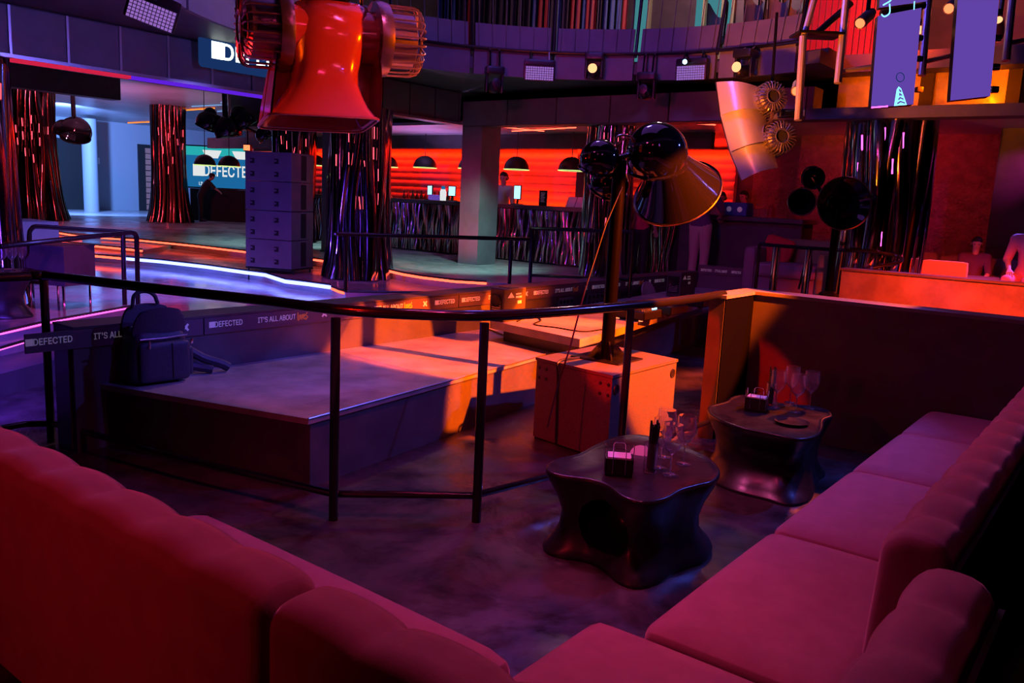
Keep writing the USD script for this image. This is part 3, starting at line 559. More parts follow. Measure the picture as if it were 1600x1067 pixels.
bp.part('zip', B(tube([(-.15, -bd*.5-.025, .305), (0, -bd*.5-.04, .308), (.155, -bd*.5-.025, .315)], .005, 6)), 'zip'); bp.part('zip_pull', B(move(rbox(.012, .008, .05, .003, 3), (-.10, -bd*.5-.045, .27))), 'zip')
bp.part('seam', B(tube([(.05, -bd*.5-.036, .27), (.055, -bd*.5-.038, .03)], .003, 5)), 'black')
bp.part('handle', B(tube(bez([(-.10, .08, .48), (-.09, .07, .56), (-.03, .06, .585), (.03, .06, .56), (.06, .07, .50)], 20), .013, 8)), 'cloth_dark')
bp.part('side_pocket', B(move(rbox(.06, .16, .20, .025, 8), (.195, -.01, .13))), 'cloth_dark', smooth=50); bp.part('buckle', B(move(rbox(.02, .02, .035, .006, 4), (.195, -.11, .265))), 'chrome')
st = bez([(.15, .10, .20), (.26, .10, .17), (.37, .06, .10), (.47, .02, .06), (.52, .0, .03)], 20); bp.part('shoulder_strap', B(tube(st, .032, 8)), 'cloth_dark')
bp.part('shoulder_strap', B(tube(bez([(.15, .10, .12), (.28, .06, .06), (.40, .0, .03)], 14), .028, 8)), 'cloth_dark')
# desk board with gear
dk = Thing('deck_board', 'thick wooden deck board on battens at the right end of the stage', 'board', (-4.3, 7.5, .42))
dz = .56; dp = [at(766, 501, dz+.04)[:2], at(906, 530, dz+.04)[:2], at(941, 521, dz+.04)[:2], at(1113, 466, dz+.04)[:2], (-5.1, 10.0)]
dpoly = Polygon([tuple(q) for q in dp]).buffer(0); dk.part('board', prism(dpoly, dz-.03, dz+.04), 'stage', smooth=False); dk.part('batten', prism(dpoly.buffer(-.10), .42, dz-.03), 'black', smooth=False)
def monitor(name_label, px, z, w, d, h, face):
    t = Thing('monitor_speaker', name_label, 'speaker', at(*px, z)); o_ = at(*px, z)+np.array([0, .0, 0])
    t.part('cabinet', move(bx(0, w, 0, d, 0, h, .008), o_), 'box', smooth=20)
    t.part('grille', move(bx(.02, w-.02, -.006, 0, .05, h-.05), o_), 'black', smooth=False)
    for k in range(5): t.part('port', move(bx(.035, w-.035, -.010, -.006, .07+.018*k, .078+.018*k), o_), 'metal_trim', smooth=False)
    t.part('driver', move(turn(lathe([(0, .004), (.04, .004), (.055, .012), (.058, 0), (0, 0)], 20), PI/2, (1, 0, 0)), o_+np.array([w/2, -.006, h*.62])), 'black')
    X = np.array([w+.001, 0, 0]); oo = o_+X
    t.part('logo', cat(flat(Polygon([(0, 0), (.05, .05), (.1, 0)]), .002, oo+np.array([0, .05, h*.72]), UY, UZ), flat(Polygon([(0, 0), (.08, 0), (.08, .015), (0, .015)]), .002, oo+np.array([0, .17, h*.80]), UY, UZ), flat(Polygon([(0, 0), (.09, 0), (.09, .02), (0, .02)]), .002, oo+np.array([0, .17, h*.70]), UY, UZ), flat(Polygon([(0, 0), (.06, 0), (.06, .03), (0, .03)]), .002, oo+np.array([0, .2, h*.52]), UY, UZ)), 'letter', smooth=False)
    t.part('handle_cup', move(bx(w*.1, w*.9, d*.3, d*.7, h, h+.004), o_), 'black', smooth=False)
monitor('black monitor speaker at the left end of the deck board', (764, 500), .6, .165, .33, .30, 0)
monitor('black monitor speaker at the far right end of the deck board', (1040, 463), .6, .19, .42, .31, 0)
def deck(px, label, w, d, n):
    o_ = at(*px, .60); t = Thing('media_player', label, 'dj player', o_)
    t.part('body', move(bx(0, w, 0, d, .012, .10, .01), o_), 'black', smooth=20)
    t.part('platter', move(lathe([(0, .10), (.11, .10), (.115, .118), (.10, .122), (0, .118)], 28), o_+np.array([w*.5, d*.4, 0])), 'chrome')
    t.part('screen', move(bx(.05, w-.05, d*.74, d*.95, .10, .112), o_), 'lens_blue' if n else 'black', smooth=False)
    for x in (.03, w-.05): t.part('foot', move(lathe([(0, 0), (.02, 0), (.02, .014), (0, .014)], 12), o_+np.array([x, .03, 0])), 'lens_red' if n == 1 else 'black')
    for k in range(6): t.part('knob', move(lathe([(0, 0), (.011, 0), (.009, .018), (0, .018)], 10), o_+np.array([w*.85, d*.1+k*d*.1, .10])), 'metal_trim')
deck((958, 497), 'black media player nearest on the deck board beside the pole', .34, .36, 1); deck((1002, 489), 'black media player in the middle of the deck board', .34, .38, 0)
deck((1052, 477), 'black mixing console at the far end of the deck board', .36, .42, 0)
# sockets and rack on the low wall
def wallpanel(px, z0, z1, L, label, n, mat='fascia', rows=1):
    y = on_x(*px, -5.19)[1]; t = Thing('socket_panel', label, 'panel', (-5.19, y, z0)); t.part('plate', bx(-5.2, -5.185, y, y+L, z0, z1), mat, smooth=False)
    for r in range(rows):
        for k in range(n):
            t.part('socket', move(turn(lathe([(0, 0), (.022, 0), (.022, .006), (.013, .006), (.013, .002), (0, .002)], 14), PI/2, (0, 1, 0)), (-5.185, y+L*(k+.5)/n, z0+(z1-z0)*(r+.5)/rows)), 'black')
wallpanel((873, 470), .55, .65, .28, 'panel of four round sockets on the low wall', 4); wallpanel((917, 468), .50, .66, .36, 'rack of eight round connectors on the low wall near the pole', 4, 'fascia', 2); wallpanel((968, 460), .50, .66, .5, 'rack of ten round connectors on the low wall behind the media players', 5, 'dark', 2)
y_ = on_x(1010, 455, -5.15)[1]; dd = Thing('headphone_disc', 'pale round disc leaning on the low wall behind the players', 'disc', (-5.12, y_, .58)); dd.part('disc', turn(move(lathe([(0, 0), (.17, 0), (.17, .02), (0, .02)], 28), (0, 0, 0)), 1.25, (0, 1, 0)), 'stage', local=True)
cb = Thing('cable', 'black cable looping over the deck board front', 'cable', (-4.4, 6.0, .6)); cb.part('lead', tube(bez([at(808, 502, .605), at(830, 492, .607), at(845, 500, .605), at(835, 507, .605), at(870, 512, .605), at(910, 518, .605), at(940, 515, .605)], 40), .007, 6), 'black')
cb2 = Thing('cable', 'black cable running along the stage top below the deck board', 'cable', (-4.2, 5.6, .42)); cb2.part('lead', tube(bez([at(765, 515, .43), at(800, 528, .43), at(860, 545, .43), at(905, 552, .43)], 20), .008, 6), 'black')
# ---- subwoofer with horn stand
sb_px = [(837, 558), (957.8, 587), (1060, 561)]; q0, q1, q2 = [at(x, y, .6)[:2] for x, y in sb_px]; q3 = q0+q2-q1
sw = Thing('subwoofer', 'large speckled subwoofer box under the horn stand', 'speaker', (*((q0+q2)/2), 0)); spoly = Polygon([tuple(q) for q in (q0, q1, q2, q3)])
sw.part('cabinet', prism(spoly.buffer(-.008), .02, .575), 'box', smooth=False); sw.part('lid', prism(spoly, .58, .60), 'box', smooth=False); sw.part('gap_strip', prism(spoly.buffer(-.02), .575, .58), 'black', smooth=False)
ua, ub = unit([*(q1-q0), 0]), unit([*(q2-q1), 0]); La, Lb = np.linalg.norm(q1-q0), np.linalg.norm(q2-q1)
for s in (.10, .90):
    for dx in (-.035, .035):
        for zz in (.46, .53):
            pz = np.array([*q0, zz])+ua*(s*La+dx*1.0)+ub*.006; sw.part('bolt', frame(lathe([(0, 0), (.013, 0), (.010, .006), (0, .006)], 10), pz, ua, UZ, -ub), 'black')
for s in (.07, .93):
    pz = np.array([*q1, .50])+ub*(s*Lb)-ua*.009; sw.part('handle_cup', frame(lathe([(0, .004), (.022, .004), (.032, .008), (.036, 0), (0, 0)], 18), pz, ub, UZ, ua), 'black')
for q in (q0, q1, q2, q3): sw.part('foot', move(bx(-.03, .03, -.03, .03, 0, .03), (*(q+((q0+q2)/2-q)*.12), 0)), 'black', smooth=False)
def cam_dir(r, d, f): return unit(AX[0]*r+AX[1]*d+AX[2]*f)
def bell(c, axis, prof, n=40):
    z = unit(axis); x = unit(np.cross(z, [.3, .2, 1.0])); y = np.cross(z, x); return frame(lathe(prof, n), c, x, y, z)
def dome_prof(r, open_at=.25, lip=.02):
    """A ball closed at -z, open at +z with a rolled lip."""
    a = np.linspace(PI, math.acos(open_at), 22); o_ = [(r*math.sin(t), r*math.cos(t)) for t in a]; e = o_[-1]
    i_ = [(e[0]-.006, e[1]-.004)] + [((r-.012)*math.sin(t), (r-.012)*math.cos(t)) for t in a[::-1][1:-1]] + [(0, -(r-.012))]
    return o_+[(e[0]+lip*.6, e[1]+lip*.5), (e[0]+lip*.5, e[1]+lip)]+i_
def cone_prof(r0, r1, L, th=.008, flare=1.35):
    t = np.linspace(0, 1, 14); o_ = [(r0+(r1-r0)*s**flare, L*s) for s in t]; o_ = [(0, -.02), (r0, -.02)]+o_+[(r1+.010, L-.004), (r1+.012, L+.006), (r1, L+.010)]
    return o_+[(max(.002, r-th), z) for r, z in [(r0+(r1-r0)*s**flare, L*s) for s in t[::-1]]]+[(0, 0)]
def stand(t, base, top, r, plate, fin):
    t.part('pole', tube([base, top], r, 18), 'pole')
    t.part('base_plate', move(bx(-plate, plate, -plate*.85, plate*.85, 0, .012), base), 'steel', smooth=False)
    for k in range(4):
        a = PI/2*k+.785; u = np.array([math.cos(a), math.sin(a), 0]); w = np.array([-u[1], u[0], 0])
        t.part('gusset', frame(prism([(r*.9, 0), (r+fin, 0), (r*.9, fin*1.25)], -.006, .006), np.array(base)+UZ*.012, u, UZ, -w), 'steel', smooth=False)
base = np.array([*((q0+q2)/2+np.array([.0, -.02])), .60]); h1 = Thing('horn_cluster', 'black mirror-polished horn loudspeaker cluster on the subwoofer pole', 'speaker', base)
D0 = 5.9; stand(h1, base, base+UZ*1.40, .047, .20, .10)
bigc = deep(1026, 240, 5.85); h1.part('bell', bell(bigc, cam_dir(.15, .80, .55), dome_prof(.217, .42)), 'ball', smooth=40, label='largest black ball-shaped horn')
smc = deep(937, 250, 5.75); h1.part('bell', bell(smc, cam_dir(-.2, .85, .45), dome_prof(.140, .45)), 'ball', smooth=40, label='small ball-shaped horn on the left')
h1.part('bell', bell(deep(952, 288, 6.35), cam_dir(-.25, .7, .65), dome_prof(.15, .2)), 'ball', smooth=40)
ax_ = cam_dir(.37, .575, .73); mo = deep(1058, 300, 6.3); h1.part('horn', bell(mo-ax_*.50, ax_, cone_prof(.07, .325, .50)), 'ball', smooth=40, label='long flared cone horn')
h1.part('rim', bell(mo-ax_*.50, ax_, [(.334, .497), (.342, .503), (.338, .514), (.328, .512), (.334, .497)], 48), 'rimgold', smooth=40)
ctr = base+UZ*1.40
for tgt in (bigc, smc, mo-ax_*.45, deep(952, 285, 6.3)): h1.part('bracket', tube([ctr+UZ*.02, (ctr+tgt)/2+UZ*.03, tgt], .018, 8), 'steel')
for s in (-.02, .03): h1.part('loop', tube(bez([ctr+AX[0]*(-.05+s)+UZ*.05, ctr+AX[0]*(-.03)+UZ*(.13+s), ctr+AX[0]*.06+UZ*.16, ctr+AX[0]*(.11+s)+UZ*.08], 16), .007, 6), 'rimgold')
cbl = Thing('cable', 'thin dark cable hanging from the horn cluster to the floor', 'cable', at(855, 668, 0)); cbl.part('lead', tube([deep(972, 292, 5.7), deep(947, 350, 5.62), deep(915, 450, 5.5), deep(890, 545, 5.4), deep(872, 600, 5.4), deep(855, 668, 5.4)], .006, 6), 'soot')
e0 = np.array([*(q0+(q1-q0)*.33), .58])-ub*.012; cbv = Thing('cable', 'black cable draped down the left face of the subwoofer', 'cable', e0*[1, 1, 0]); cbv.part('lead', tube(bez([e0+ub*.25+UZ*.03, e0+UZ*.03, e0-UZ*.1, e0+ua*.015-UZ*.58+UZ*.02], 18), .008, 6), 'black')
b2 = np.array([*deep(1294, 462, 9.9)[:2], .0]); h2 = Thing('horn_cluster', 'distant horn loudspeaker cluster with round dark mouths facing the viewer', 'speaker', b2)
tp = deep(1297, 322, 9.9); h2.part('collar', move(lathe([(.05, 0), (.11, 0), (.11, .02), (.06, .05), (.05, .05)], 20), (b2[0], b2[1], deep(1294, 461, 9.9)[2])), 'steel'); stand(h2, b2, np.array([b2[0], b2[1], tp[2]]), .045, .16, .09)
for (x, y, D, r, ax2, kind, lb) in ((1319, 318, 9.65, .292, (-.10, .10, -1), 1, 'largest round mouth'), (1253, 315, 9.8, .150, (-.15, .15, -1), 1, None), (1269, 277, 9.9, .136, (-.1, .35, -1), 0, None), (1343, 292, 10.2, .186, (.3, -.5, .6), 0, None)):
    a2 = cam_dir(*ax2); c2 = deep(x, y, D)
    if kind: h2.part('horn', bell(c2-a2*.32, a2, cone_prof(.05, r, .32)), 'ball', smooth=40, label=lb); h2.part('rim', bell(c2-a2*.32, a2, [(r+.008, .316), (r+.02, .322), (r+.014, .334), (r+.002, .332), (r+.008, .316)], 40), 'rimgold', smooth=40)
    else: h2.part('bell', bell(c2, a2, dome_prof(r, .45)), 'ball', smooth=40); h2.part('bracket', tube([tp, c2], .02, 8), 'steel')
for x, y in ((1300, 320), (1262, 315)): h2.part('bracket', tube([tp, deep(x, y, 9.95)], .025, 8), 'rimgold')
# ================================================================ HANGING HORNS
def motor(t, c, axis, r, L, ring=True):
    """A driver in a wire cage; axis points outward."""
    z = unit(axis); x = unit(np.cross(z, [.1, .2, 1.0])); y = np.cross(z, x); F = lambda m: frame(m, c, x, y, z)
    t.part('driver', F(lathe([(0, 0), (r*.80, 0), (r*.82, L*.15), (r*.80, L*.82), (r*.6, L*.9), (0, L*.9)], 32)), 'cage')
    t.part('flange', F(lathe([(r*.7, -.03), (r*1.06, -.03), (r*1.1, 0), (r*1.06, .045), (r*.82, .045), (r*.7, 0)], 40)), 'cage')
    t.part('end_ring', F(tube([(r*.42*math.cos(a), r*.42*math.sin(a), L*1.03) for a in np.linspace(0, 2*PI, 25)[:-1]], .008, 6, closed=True)), 'cage')
    t.part('end_cap', F(lathe([(0, L*.9), (r*.33, L*.9), (r*.33, L*.98), (0, L*.98)], 24)), 'soot')
    for k in range(26):
        a = 2*PI*k/26; e = lambda q, zz: (q*math.cos(a), q*math.sin(a), zz)
        t.part('cage_bar', F(tube([e(r*1.0, .02), e(r*1.0, L*.86), e(r*.95, L*.97), e(r*.85, L*1.02), e(r*.42, L*1.03)], .0055, 5)), 'cage')
ca, cb_ = deep(421, 46, 4.82), deep(600, 63, 5.12); U = unit(cb_-ca); mid = (ca+cb_)/2
W = unit(deep(478, 207, 4.93)-mid); W = unit(W-U*np.dot(W, U)*.4); V = unit(np.cross(W, U))
if np.dot(V, AX[2]) < 0: V = -V
hh = Thing('horn_speaker', 'big red lacquered horn loudspeaker with two caged drivers hanging at the top', 'speaker', mid)
def sup(hu, hd, n, k=48): 
    a = np.linspace(0, 2*PI, k+1)[:-1]; c, s = np.cos(a), np.sin(a); return np.sign(c)*np.abs(c)**(2/n)*hu, np.sign(s)*np.abs(s)**(2/n)*hd
def hsec(w, hu, hd, n, dv=0.0, du=0.0): u_, v_ = sup(hu, hd, n); return mid + (u_+du)[:, None]*U + (v_+dv)[:, None]*V + w*W
secs = [(-.19, .17, .05, 2), (-.17, .22, .11, 2.2), (-.10, .245, .165, 2.4), (.0, .25, .18, 2.6), (.08, .235, .17, 2.8), (.16, .205, .15, 3), (.24, .195, .145, 3.2), (.32, .205, .15, 3.6), (.39, .235, .17, 4.2), (.46, .275, .19, 5), (.515, .312, .21, 7), (.53, .318, .215, 8)]
out = np.array([hsec(*s) for s in secs]); inn = np.array([hsec(s[0]+(.0 if k else 0), max(.02, s[1]-.014), max(.02, s[2]-.014), s[3]) for k, s in enumerate(secs)])[::-1]
hb = grid(np.concatenate([out, inn]), wrap_v=True, wrap_u=False); hb.fix_normals(); hh.part('horn_body', hb, 'horn', smooth=50)
lip = hsec(.532, .323, .219, 8); hh.part('mouth_lip', tube(lip, .009, 8, closed=True), 'horn')
for s in (-1, 1):
    P = []
    for w, e, hd_ in ((.06, .29, .08), (.15, .305, .12), (.26, .312, .16), (.38, .316, .19), (.53, .318, .212)):
        P.append([mid + s*(e+.0*q)*U + (q*hd_)*V + w*W for q in np.linspace(-1, 1, 9)])
    P = np.array(P); q_ = np.concatenate([P, (P-s*U*.012)[::-1]]); m = grid(q_, wrap_u=True); m.fix_normals(); hh.part('side_wing', m, 'horn', smooth=50)
hh.part('axle', tube([ca, cb_], .155, 32), 'horn', smooth=40)
for s in (-1, 1):
    pl = [(.31*s, .04), (.322*s, .52), (.30*s, .505), (.262*s, .44), (.225*s, .37), (.185*s, .28), (.185*s, .16), (.2*s, .04)]
    hh.part('side_panel', frame(prism(pl, -.006, .006), mid+V*.06, U, W, np.cross(U, W)), 'horn', smooth=False)
motor(hh, mid-U*.27, unit(-U), .215, .235); motor(hh, mid+U*.30, unit(U), .205, .25)
for s in (-.18, .18): hh.part('hanger', tube([mid+U*s-W*.17, mid+U*s*1.0+UZ*.75], .012, 8), 'chrome')
hh.part('hanger', tube([mid+U*.10+UZ*.17, mid+U*.17+UZ*.8], .014, 8), 'chrome'); hh.part('mount_box', frame(rbox(.30, .16, .12, .02, 6), mid-V*.0+UZ*.26-U*.02, U, V, np.cross(U, V)), 'black')
hh.part('cable_loop', tube(bez([mid+UZ*.2, mid+UZ*.35+U*.1, mid+UZ*.30+U*.25, mid+UZ*.12+U*.3], 20), .008, 6), 'black')
# second horn, seen from behind, bent in three facets
D2 = 8.6; h3 = Thing('horn_speaker', 'satin silver horn loudspeaker in three bent sections lit orange, hanging by the ring', 'speaker', deep(1180, 205, D2))
Ls = [(1120, 128), (1127, 180), (1142, 237), (1160, 281)]; Rs = [(1196, 140), (1194, 172), (1204, 220), (1216, 262)]
def arcrow(l, r, k, a=0.0, dD=0.0):
    o_ = []
    for s in np.linspace(0, 1, 17):
        x, y = l[0]+(r[0]-l[0])*s, l[1]+(r[1]-l[1])*s-6*math.sin(PI*s)*(1 if k < 2 else .6); o_.append(deep(x, y, D2+.10+dD-.26*math.sin(PI*(.12+s*.75))))
    return np.array(o_)
for k in range(3):
    t_ = np.linspace(0, 1, 5); r0 = arcrow(Ls[k], Rs[k], k); r1 = arcrow(Ls[k+1], Rs[k+1], k+1, 0, -.07); ins = .012 if k else 0
    P = np.array([r0*(1-s)+r1*s for s in t_]); Q = P + AX[2]*.02; m = grid(np.concatenate([P, Q[::-1]]), wrap_u=True); m.fix_normals(); h3.part('horn_section', m, 'hornsilver', smooth=25)
el = np.array([deep(x-1, y, D2+.06) for x, y in Ls]); h3.part('edge_trim', tube(el, .012, 6), 'rimgold')
h3.part('back_shell', cat(*[hull((*deep(x, y, D2+.22), .10), (*deep(x2, y2, D2+.22), .10)) for x, y, x2, y2 in ((1178, 165, 1185, 215), (1185, 215, 1195, 250))]), 'hornsilver', smooth=40)
for x, y, r in ((1195, 160, .160), (1208, 221, .165)): motor(h3, deep(x-2, y, D2+.05), cam_dir(.12, .02, -1), r, .24)
h3.part('cable_loop', tube(bez([deep(1206, 175, D2-.2), deep(1205, 188, D2-.2), deep(1195, 196, D2-.2), deep(1193, 207, D2-.2)], 14), .014, 6), 'rimgold')
h3.part('bracket', frame(rbox(.28, .05, .10, .015, 5), deep(1236, 178, D2+.2), unit(AX[0]), unit(AX[2]), unit(-AX[1])), 'chrome'); h3.part('hanger', tube([deep(1205, 150, D2+.2), deep(1214, 20, D2+.2)], .016, 8), 'steel')
# ================================================================ LIGHT FIXTURES ON THE RING
def ring_pt(px, z):
    d = ray(*px)[:2]; o = EYE[:2]-RING; a, b, c_ = d@d, 2*o@d, o@o-(RR-.16)**2; s = (-b+math.sqrt(b*b-4*a*c_))/(2*a); return EYE+ray(*px)*s
def moving_head(px, lens, label, up=1):
    p = ring_pt(px, 3.4); t = Thing('moving_head_lamp', label, 'stage light', p); n = unit([RING[0]-p[0], RING[1]-p[1], 0]); s = np.cross(UZ, n); F = lambda m: frame(m, p, s, n, UZ)
    t.part('base', F(move(rbox(.24, .20, .10, .02, 6), (0, 0, .17))), 'black')
    for q in (-.10, .10): t.part('yoke_arm', F(move(rbox(.035, .09, .24, .014, 5), (q, 0, .02))), 'black')
    t.part('head', F(hull((0, -.03, -.03, .082), (0, .10, -.05, .07))), 'black'); t.part('lens', F(turn(move(lathe([(0, .0), (.058, 0), (.058, .012), (0, .02)], 20), (0, 0, .17)), -PI/2-.0, (1, 0, 0))), lens)
    for q in (-.06, .06): t.part('clamp', F(tube([(q, 0, .21), (q, -.03, 3.56-p[2]), (q, -.11, 3.60-p[2])], .014, 8)), 'chrome')
    return t
moving_head((772, 132), 'black', 'unlit moving head lamp farthest to the left on the ring'); moving_head((928, 110), 'lens_orange', 'moving head lamp with glowing amber lens left of the black ball horn')
moving_head((1010, 142), 'black', 'unlit moving head lamp above the black ball horn'); moving_head((1163, 108), 'lens_orange', 'moving head lamp with glowing amber lens above the silver horn')
def strobe(px, label, tilt=0.0, p=None, big=1.0):
    p = ring_pt(px, 3.4) if p is None else p; t = Thing('led_panel_lamp', label, 'stage light', p); n = unit([RING[0]-p[0], RING[1]-p[1], -.25]) if p is not None else None
    if tilt: n = unit(EYE-p+np.array([0, 0, .3]))
    s = unit(np.cross(UZ, n)); u = np.cross(n, s)
    if tilt: s, u = math.cos(tilt)*s+math.sin(tilt)*u, -math.sin(tilt)*s+math.cos(tilt)*u
    F = lambda m: frame(m, p, s, -n, -np.cross(n, s)*-1)
    G = lambda m: frame(m, p, s, u, n)
    t.part('housing', G(move(rbox(.40, .26, .10, .015, 8), (0, .03, -.05))), 'black'); t.part('plate', G(bx(-.185, .185, -.10, .075, 0, .004)), 'fascia', smooth=False)
    for i in range(12):
        for j in range(6): t.part('cell', G(bx(-.18+.03*i+.003, -.18+.03*i+.027, -.097+.028*j+.003, -.097+.028*j+.025, .004, .007)), 'strobe', smooth=False)
    t.part('top_bar', G(bx(-.19, .19, .08, .10, 0, .012)), 'soot', smooth=False)
    if tilt: t.part('clamp', tube([p+u*.1, p+u*.1+UZ*.3], .015, 8), 'chrome')
    else:
        for q in (-.12, .12): t.part('clamp', tube([p+s*q+u*.14-n*.05, p+s*q-unit([n[0], n[1], 0])*.10+UZ*(3.60-p[2])], .015, 8), 'chrome')
    return t
strobe((843, 113), 'violet LED panel lamp of small square cells, left of the two on the far ring'); sp = strobe((1079, 112), 'violet LED panel lamp under a small blue light on the ring')
bl = Thing('indicator_lamp', 'small round blue light on the ring between the lamps', 'lamp', ring_pt((1077, 99), 3.5)-unit([0, 1, 0])*.12); bl.part('lens', move(trimesh.creation.icosphere(2, .03), bl.loc), 'lens_blue'); bl.part('holder', move(lathe([(0, 0), (.035, 0), (.035, .06), (0, .06)], 16), bl.loc+np.array([0, .03, -.0])), 'black')
strobe(None, 'tilted violet LED panel lamp under the soffit at upper left', -.28, deep(237, 20, 6.85))
# ================================================================ MIRRORED COLUMNS
def on_cyl(px, c, r):
    d = ray(*px); o = EYE[:2]-np.array(c); a, b, k = d[:2]@d[:2], 2*o@d[:2], o@o-r*r; q = b*b-4*a*k
    return EYE + d*((-b-math.sqrt(max(q, 0)))/(2*a))
def mirror_column(c, z0, z1, r, n, flare, leds, seed, label, mat='mirror', led_mat='led_pink', wob=.22, seg=15):
    t = Thing('mirrored_column', label, 'column', (c[0], c[1], z0)); rr = random.Random(seed)
    t.part('core', move(lathe([(0, z0), (r*.86+flare*.5, z0), (r*.86, z0+(z1-z0)*.35), (r*.86, z1), (0, z1)], 24), (c[0], c[1], 0)), 'gold', smooth=40)
    for k in range(n):
        a0 = 2*PI*(k+rr.uniform(-.25, .25))/n; ph, am, f = rr.uniform(0, 6), rr.uniform(.3, 1)*wob, rr.uniform(.8, 2.0); w = 2*PI*r/n*rr.uniform(.56, .74)
        p, rad = [], []
        for s in np.linspace(0, 1, seg):
            z = z0+(z1-z0)*s; a = a0+am*math.sin(ph+f*s*3.2); q = r*.93+flare*(math.exp(-s*5)+.25*max(0, s-.75)*4*.4)+.02*r*math.sin(ph*2+s*5)
            p.append([c[0]+q*math.cos(a), c[1]+q*math.sin(a), z]); rad.append(w*(1+.10*math.sin(ph+s*4)))
        t.part('strand', tube(p, rad, 8), mat, smooth=60)
    for x0, y0, x1, y1 in leds:
        p0, p1 = on_cyl((x0, y0), c, r*1.18), on_cyl((x1, y1), c, r*1.18); t.part('light_bar', tube([p0, p1], r*.024, 6), led_mat)
    return t
cA = at(560, 434, .48)[:2]
mirror_column(cA, .48, 2.84, .36, 15, .10, [(545, 190, 545, 222), (545, 238, 545, 257), (585, 198, 585, 217), (584, 230, 584, 249), (569, 251, 572, 271), (591, 264, 591, 283), (591, 302, 590, 320), (561, 307, 563, 327), (525, 241, 525, 259), (600, 216, 600, 230), (600, 250, 599, 264)], 1, 'nearest mirrored column with red light bars right of the speaker stack')
cD = on_y(1382, 300, 11.05)[:2]
mirror_column(cD, .4, 2.95, .42, 15, .03, [(1347, 211, 1347, 234), (1383, 199, 1383, 224), (1412, 207, 1411, 232), (1369, 232, 1369, 256), (1395, 248, 1394, 272), (1411, 264, 1409, 288), (1341, 254, 1340, 268), (1370, 299, 1365, 322), (1378, 362, 1376, 385)], 2, 'mirrored column with magenta light bars on the right', led_mat='led_magenta')
cE = on_y(951, 300, 10.98)[:2]
mirror_column(cE, .6, 2.84, .32, 18, .03, [(944, 207, 944, 217), (966, 213, 966, 221), (980, 209, 980, 216), (925, 284, 925, 291), (947, 340, 946, 355)], 3, 'mirrored column of wavy strands behind the horn cluster pole')
cB = at(266, 347, .6)[:2]
mirror_column(cB, .6, 3.8, .40, 22, .20, [(247, 199, 248, 211), (272, 199, 271, 210), (263, 208, 263, 220), (286, 203, 286, 214), (277, 217, 278, 227), (286, 224, 285, 234), (255, 229, 255, 240), (270, 245, 270, 256), (263, 260, 263, 272)], 4, 'mirrored column with red light bars left of the blue screen', 'farmirror', wob=.14)
cC = at(52, 343, .6)[:2]
mirror_column(cC, .6, 3.8, .55, 22, .26, [(34, 184, 35, 197), (49, 180, 49, 193), (61, 193, 61, 207), (75, 198, 75, 210), (24, 195, 25, 207), (35, 205, 36, 218), (50, 205, 50, 218), (62, 215, 62, 228), (21, 223, 22, 235), (27, 215, 28, 226), (39, 231, 40, 244), (52, 241, 53, 254), (66, 257, 66, 269)], 5, 'mirrored tree-like column with many red light bars at far left', 'farmirror', wob=.14)
cG = on_y(459, 300, 11.1)[:2]
mirror_column(cG, .6, 2.9, .37, 16, .05, [(447, 203, 447, 209), (439, 212, 440, 225), (448, 220, 448, 233), (461, 230, 459, 239), (478, 217, 478, 229), (469, 235, 469, 240)], 6, 'mirrored column with red light bars showing above the speaker stack', 'farmirror')
cF = np.array([-9.72, 3.42]); mirror_column(cF, .36, 2.86, .34, 15, .10, [(1, 130, 1, 155)], 8, 'mirrored column cut off by the left edge, glowing red')
cs2 = at(514, 393, .6); pc = Thing('square_post', 'slim dark square post beside the nearest mirrored column', 'post', cs2); pc.part('shaft', turn(bx(-.11, .11, -.11, .11, 0, 2.3), .6), 'fascia', local=True, smooth=False); pc.part('foot', turn(bx(-.13, .13, -.13, .13, 0, .03), .6), 'dark', local=True, smooth=False)
# ================================================================ SPEAKER STACK
lp, rp = at(384, 437, .36), at(455, 443, .36); sx = unit([*(rp-lp)[:2], 0]); sy = np.array([-sx[1], sx[0], 0]); sD = (lp-EYE)@AX[2]
wS = np.linalg.norm(rp-lp); zb = EYE[2]+0; zbot = (EYE+ray(386, 416)*sD)[2]; ztop = (EYE+ray(384, 237)*sD)[2]; hc = (ztop-zbot)/4; dS = .60
cabs = ['bottom bass cabinet of the grey speaker stack, on thin legs', 'second bass cabinet from the bottom of the grey speaker stack', 'third bass cabinet from the bottom of the grey speaker stack', 'top bass cabinet of the grey speaker stack']
for k, lb in enumerate(cabs):
    z0 = zbot+hc*k; t = Thing('bass_cabinet', lb, 'speaker', (lp[0], lp[1], z0), group='bass cabinets of the grey stack'); F = lambda m: frame(m, np.array([lp[0], lp[1], z0]), sx, sy, UZ)
    t.part('cabinet', F(bx(0, wS, 0, dS, .004, hc-.004, .006)), 'fascia', smooth=20); t.part('side_recess', F(bx(wS-.001, wS+.002, dS*.42, dS*.66, .03, hc-.03)), 'soot', smooth=False)
    for x in (.16, .68):
        for zz in (.24, .68): t.part('handle_cup', F(bx(wS*x-.035, wS*x+.035, -.003, .003, hc*zz-.035, hc*zz+.035)), 'soot', smooth=False); t.part('handle_bar', F(bx(wS*x-.035, wS*x+.0, -.010, -.003, hc*zz-.006, hc*zz+.018)), 'fascia', smooth=False)
sd = Thing('speaker_stand', 'thin black leg frame under the grey speaker stack', 'stand', (lp[0], lp[1], .36))
for x, y in ((.03, .03), (.25, .03), (wS-.03, .1), (wS-.03, dS-.04), (.03, dS-.04)): q = lp+sx*x+sy*y; sd.part('leg', tube([(q[0], q[1], .36), (q[0], q[1], zbot)], .012, 8), 'black')
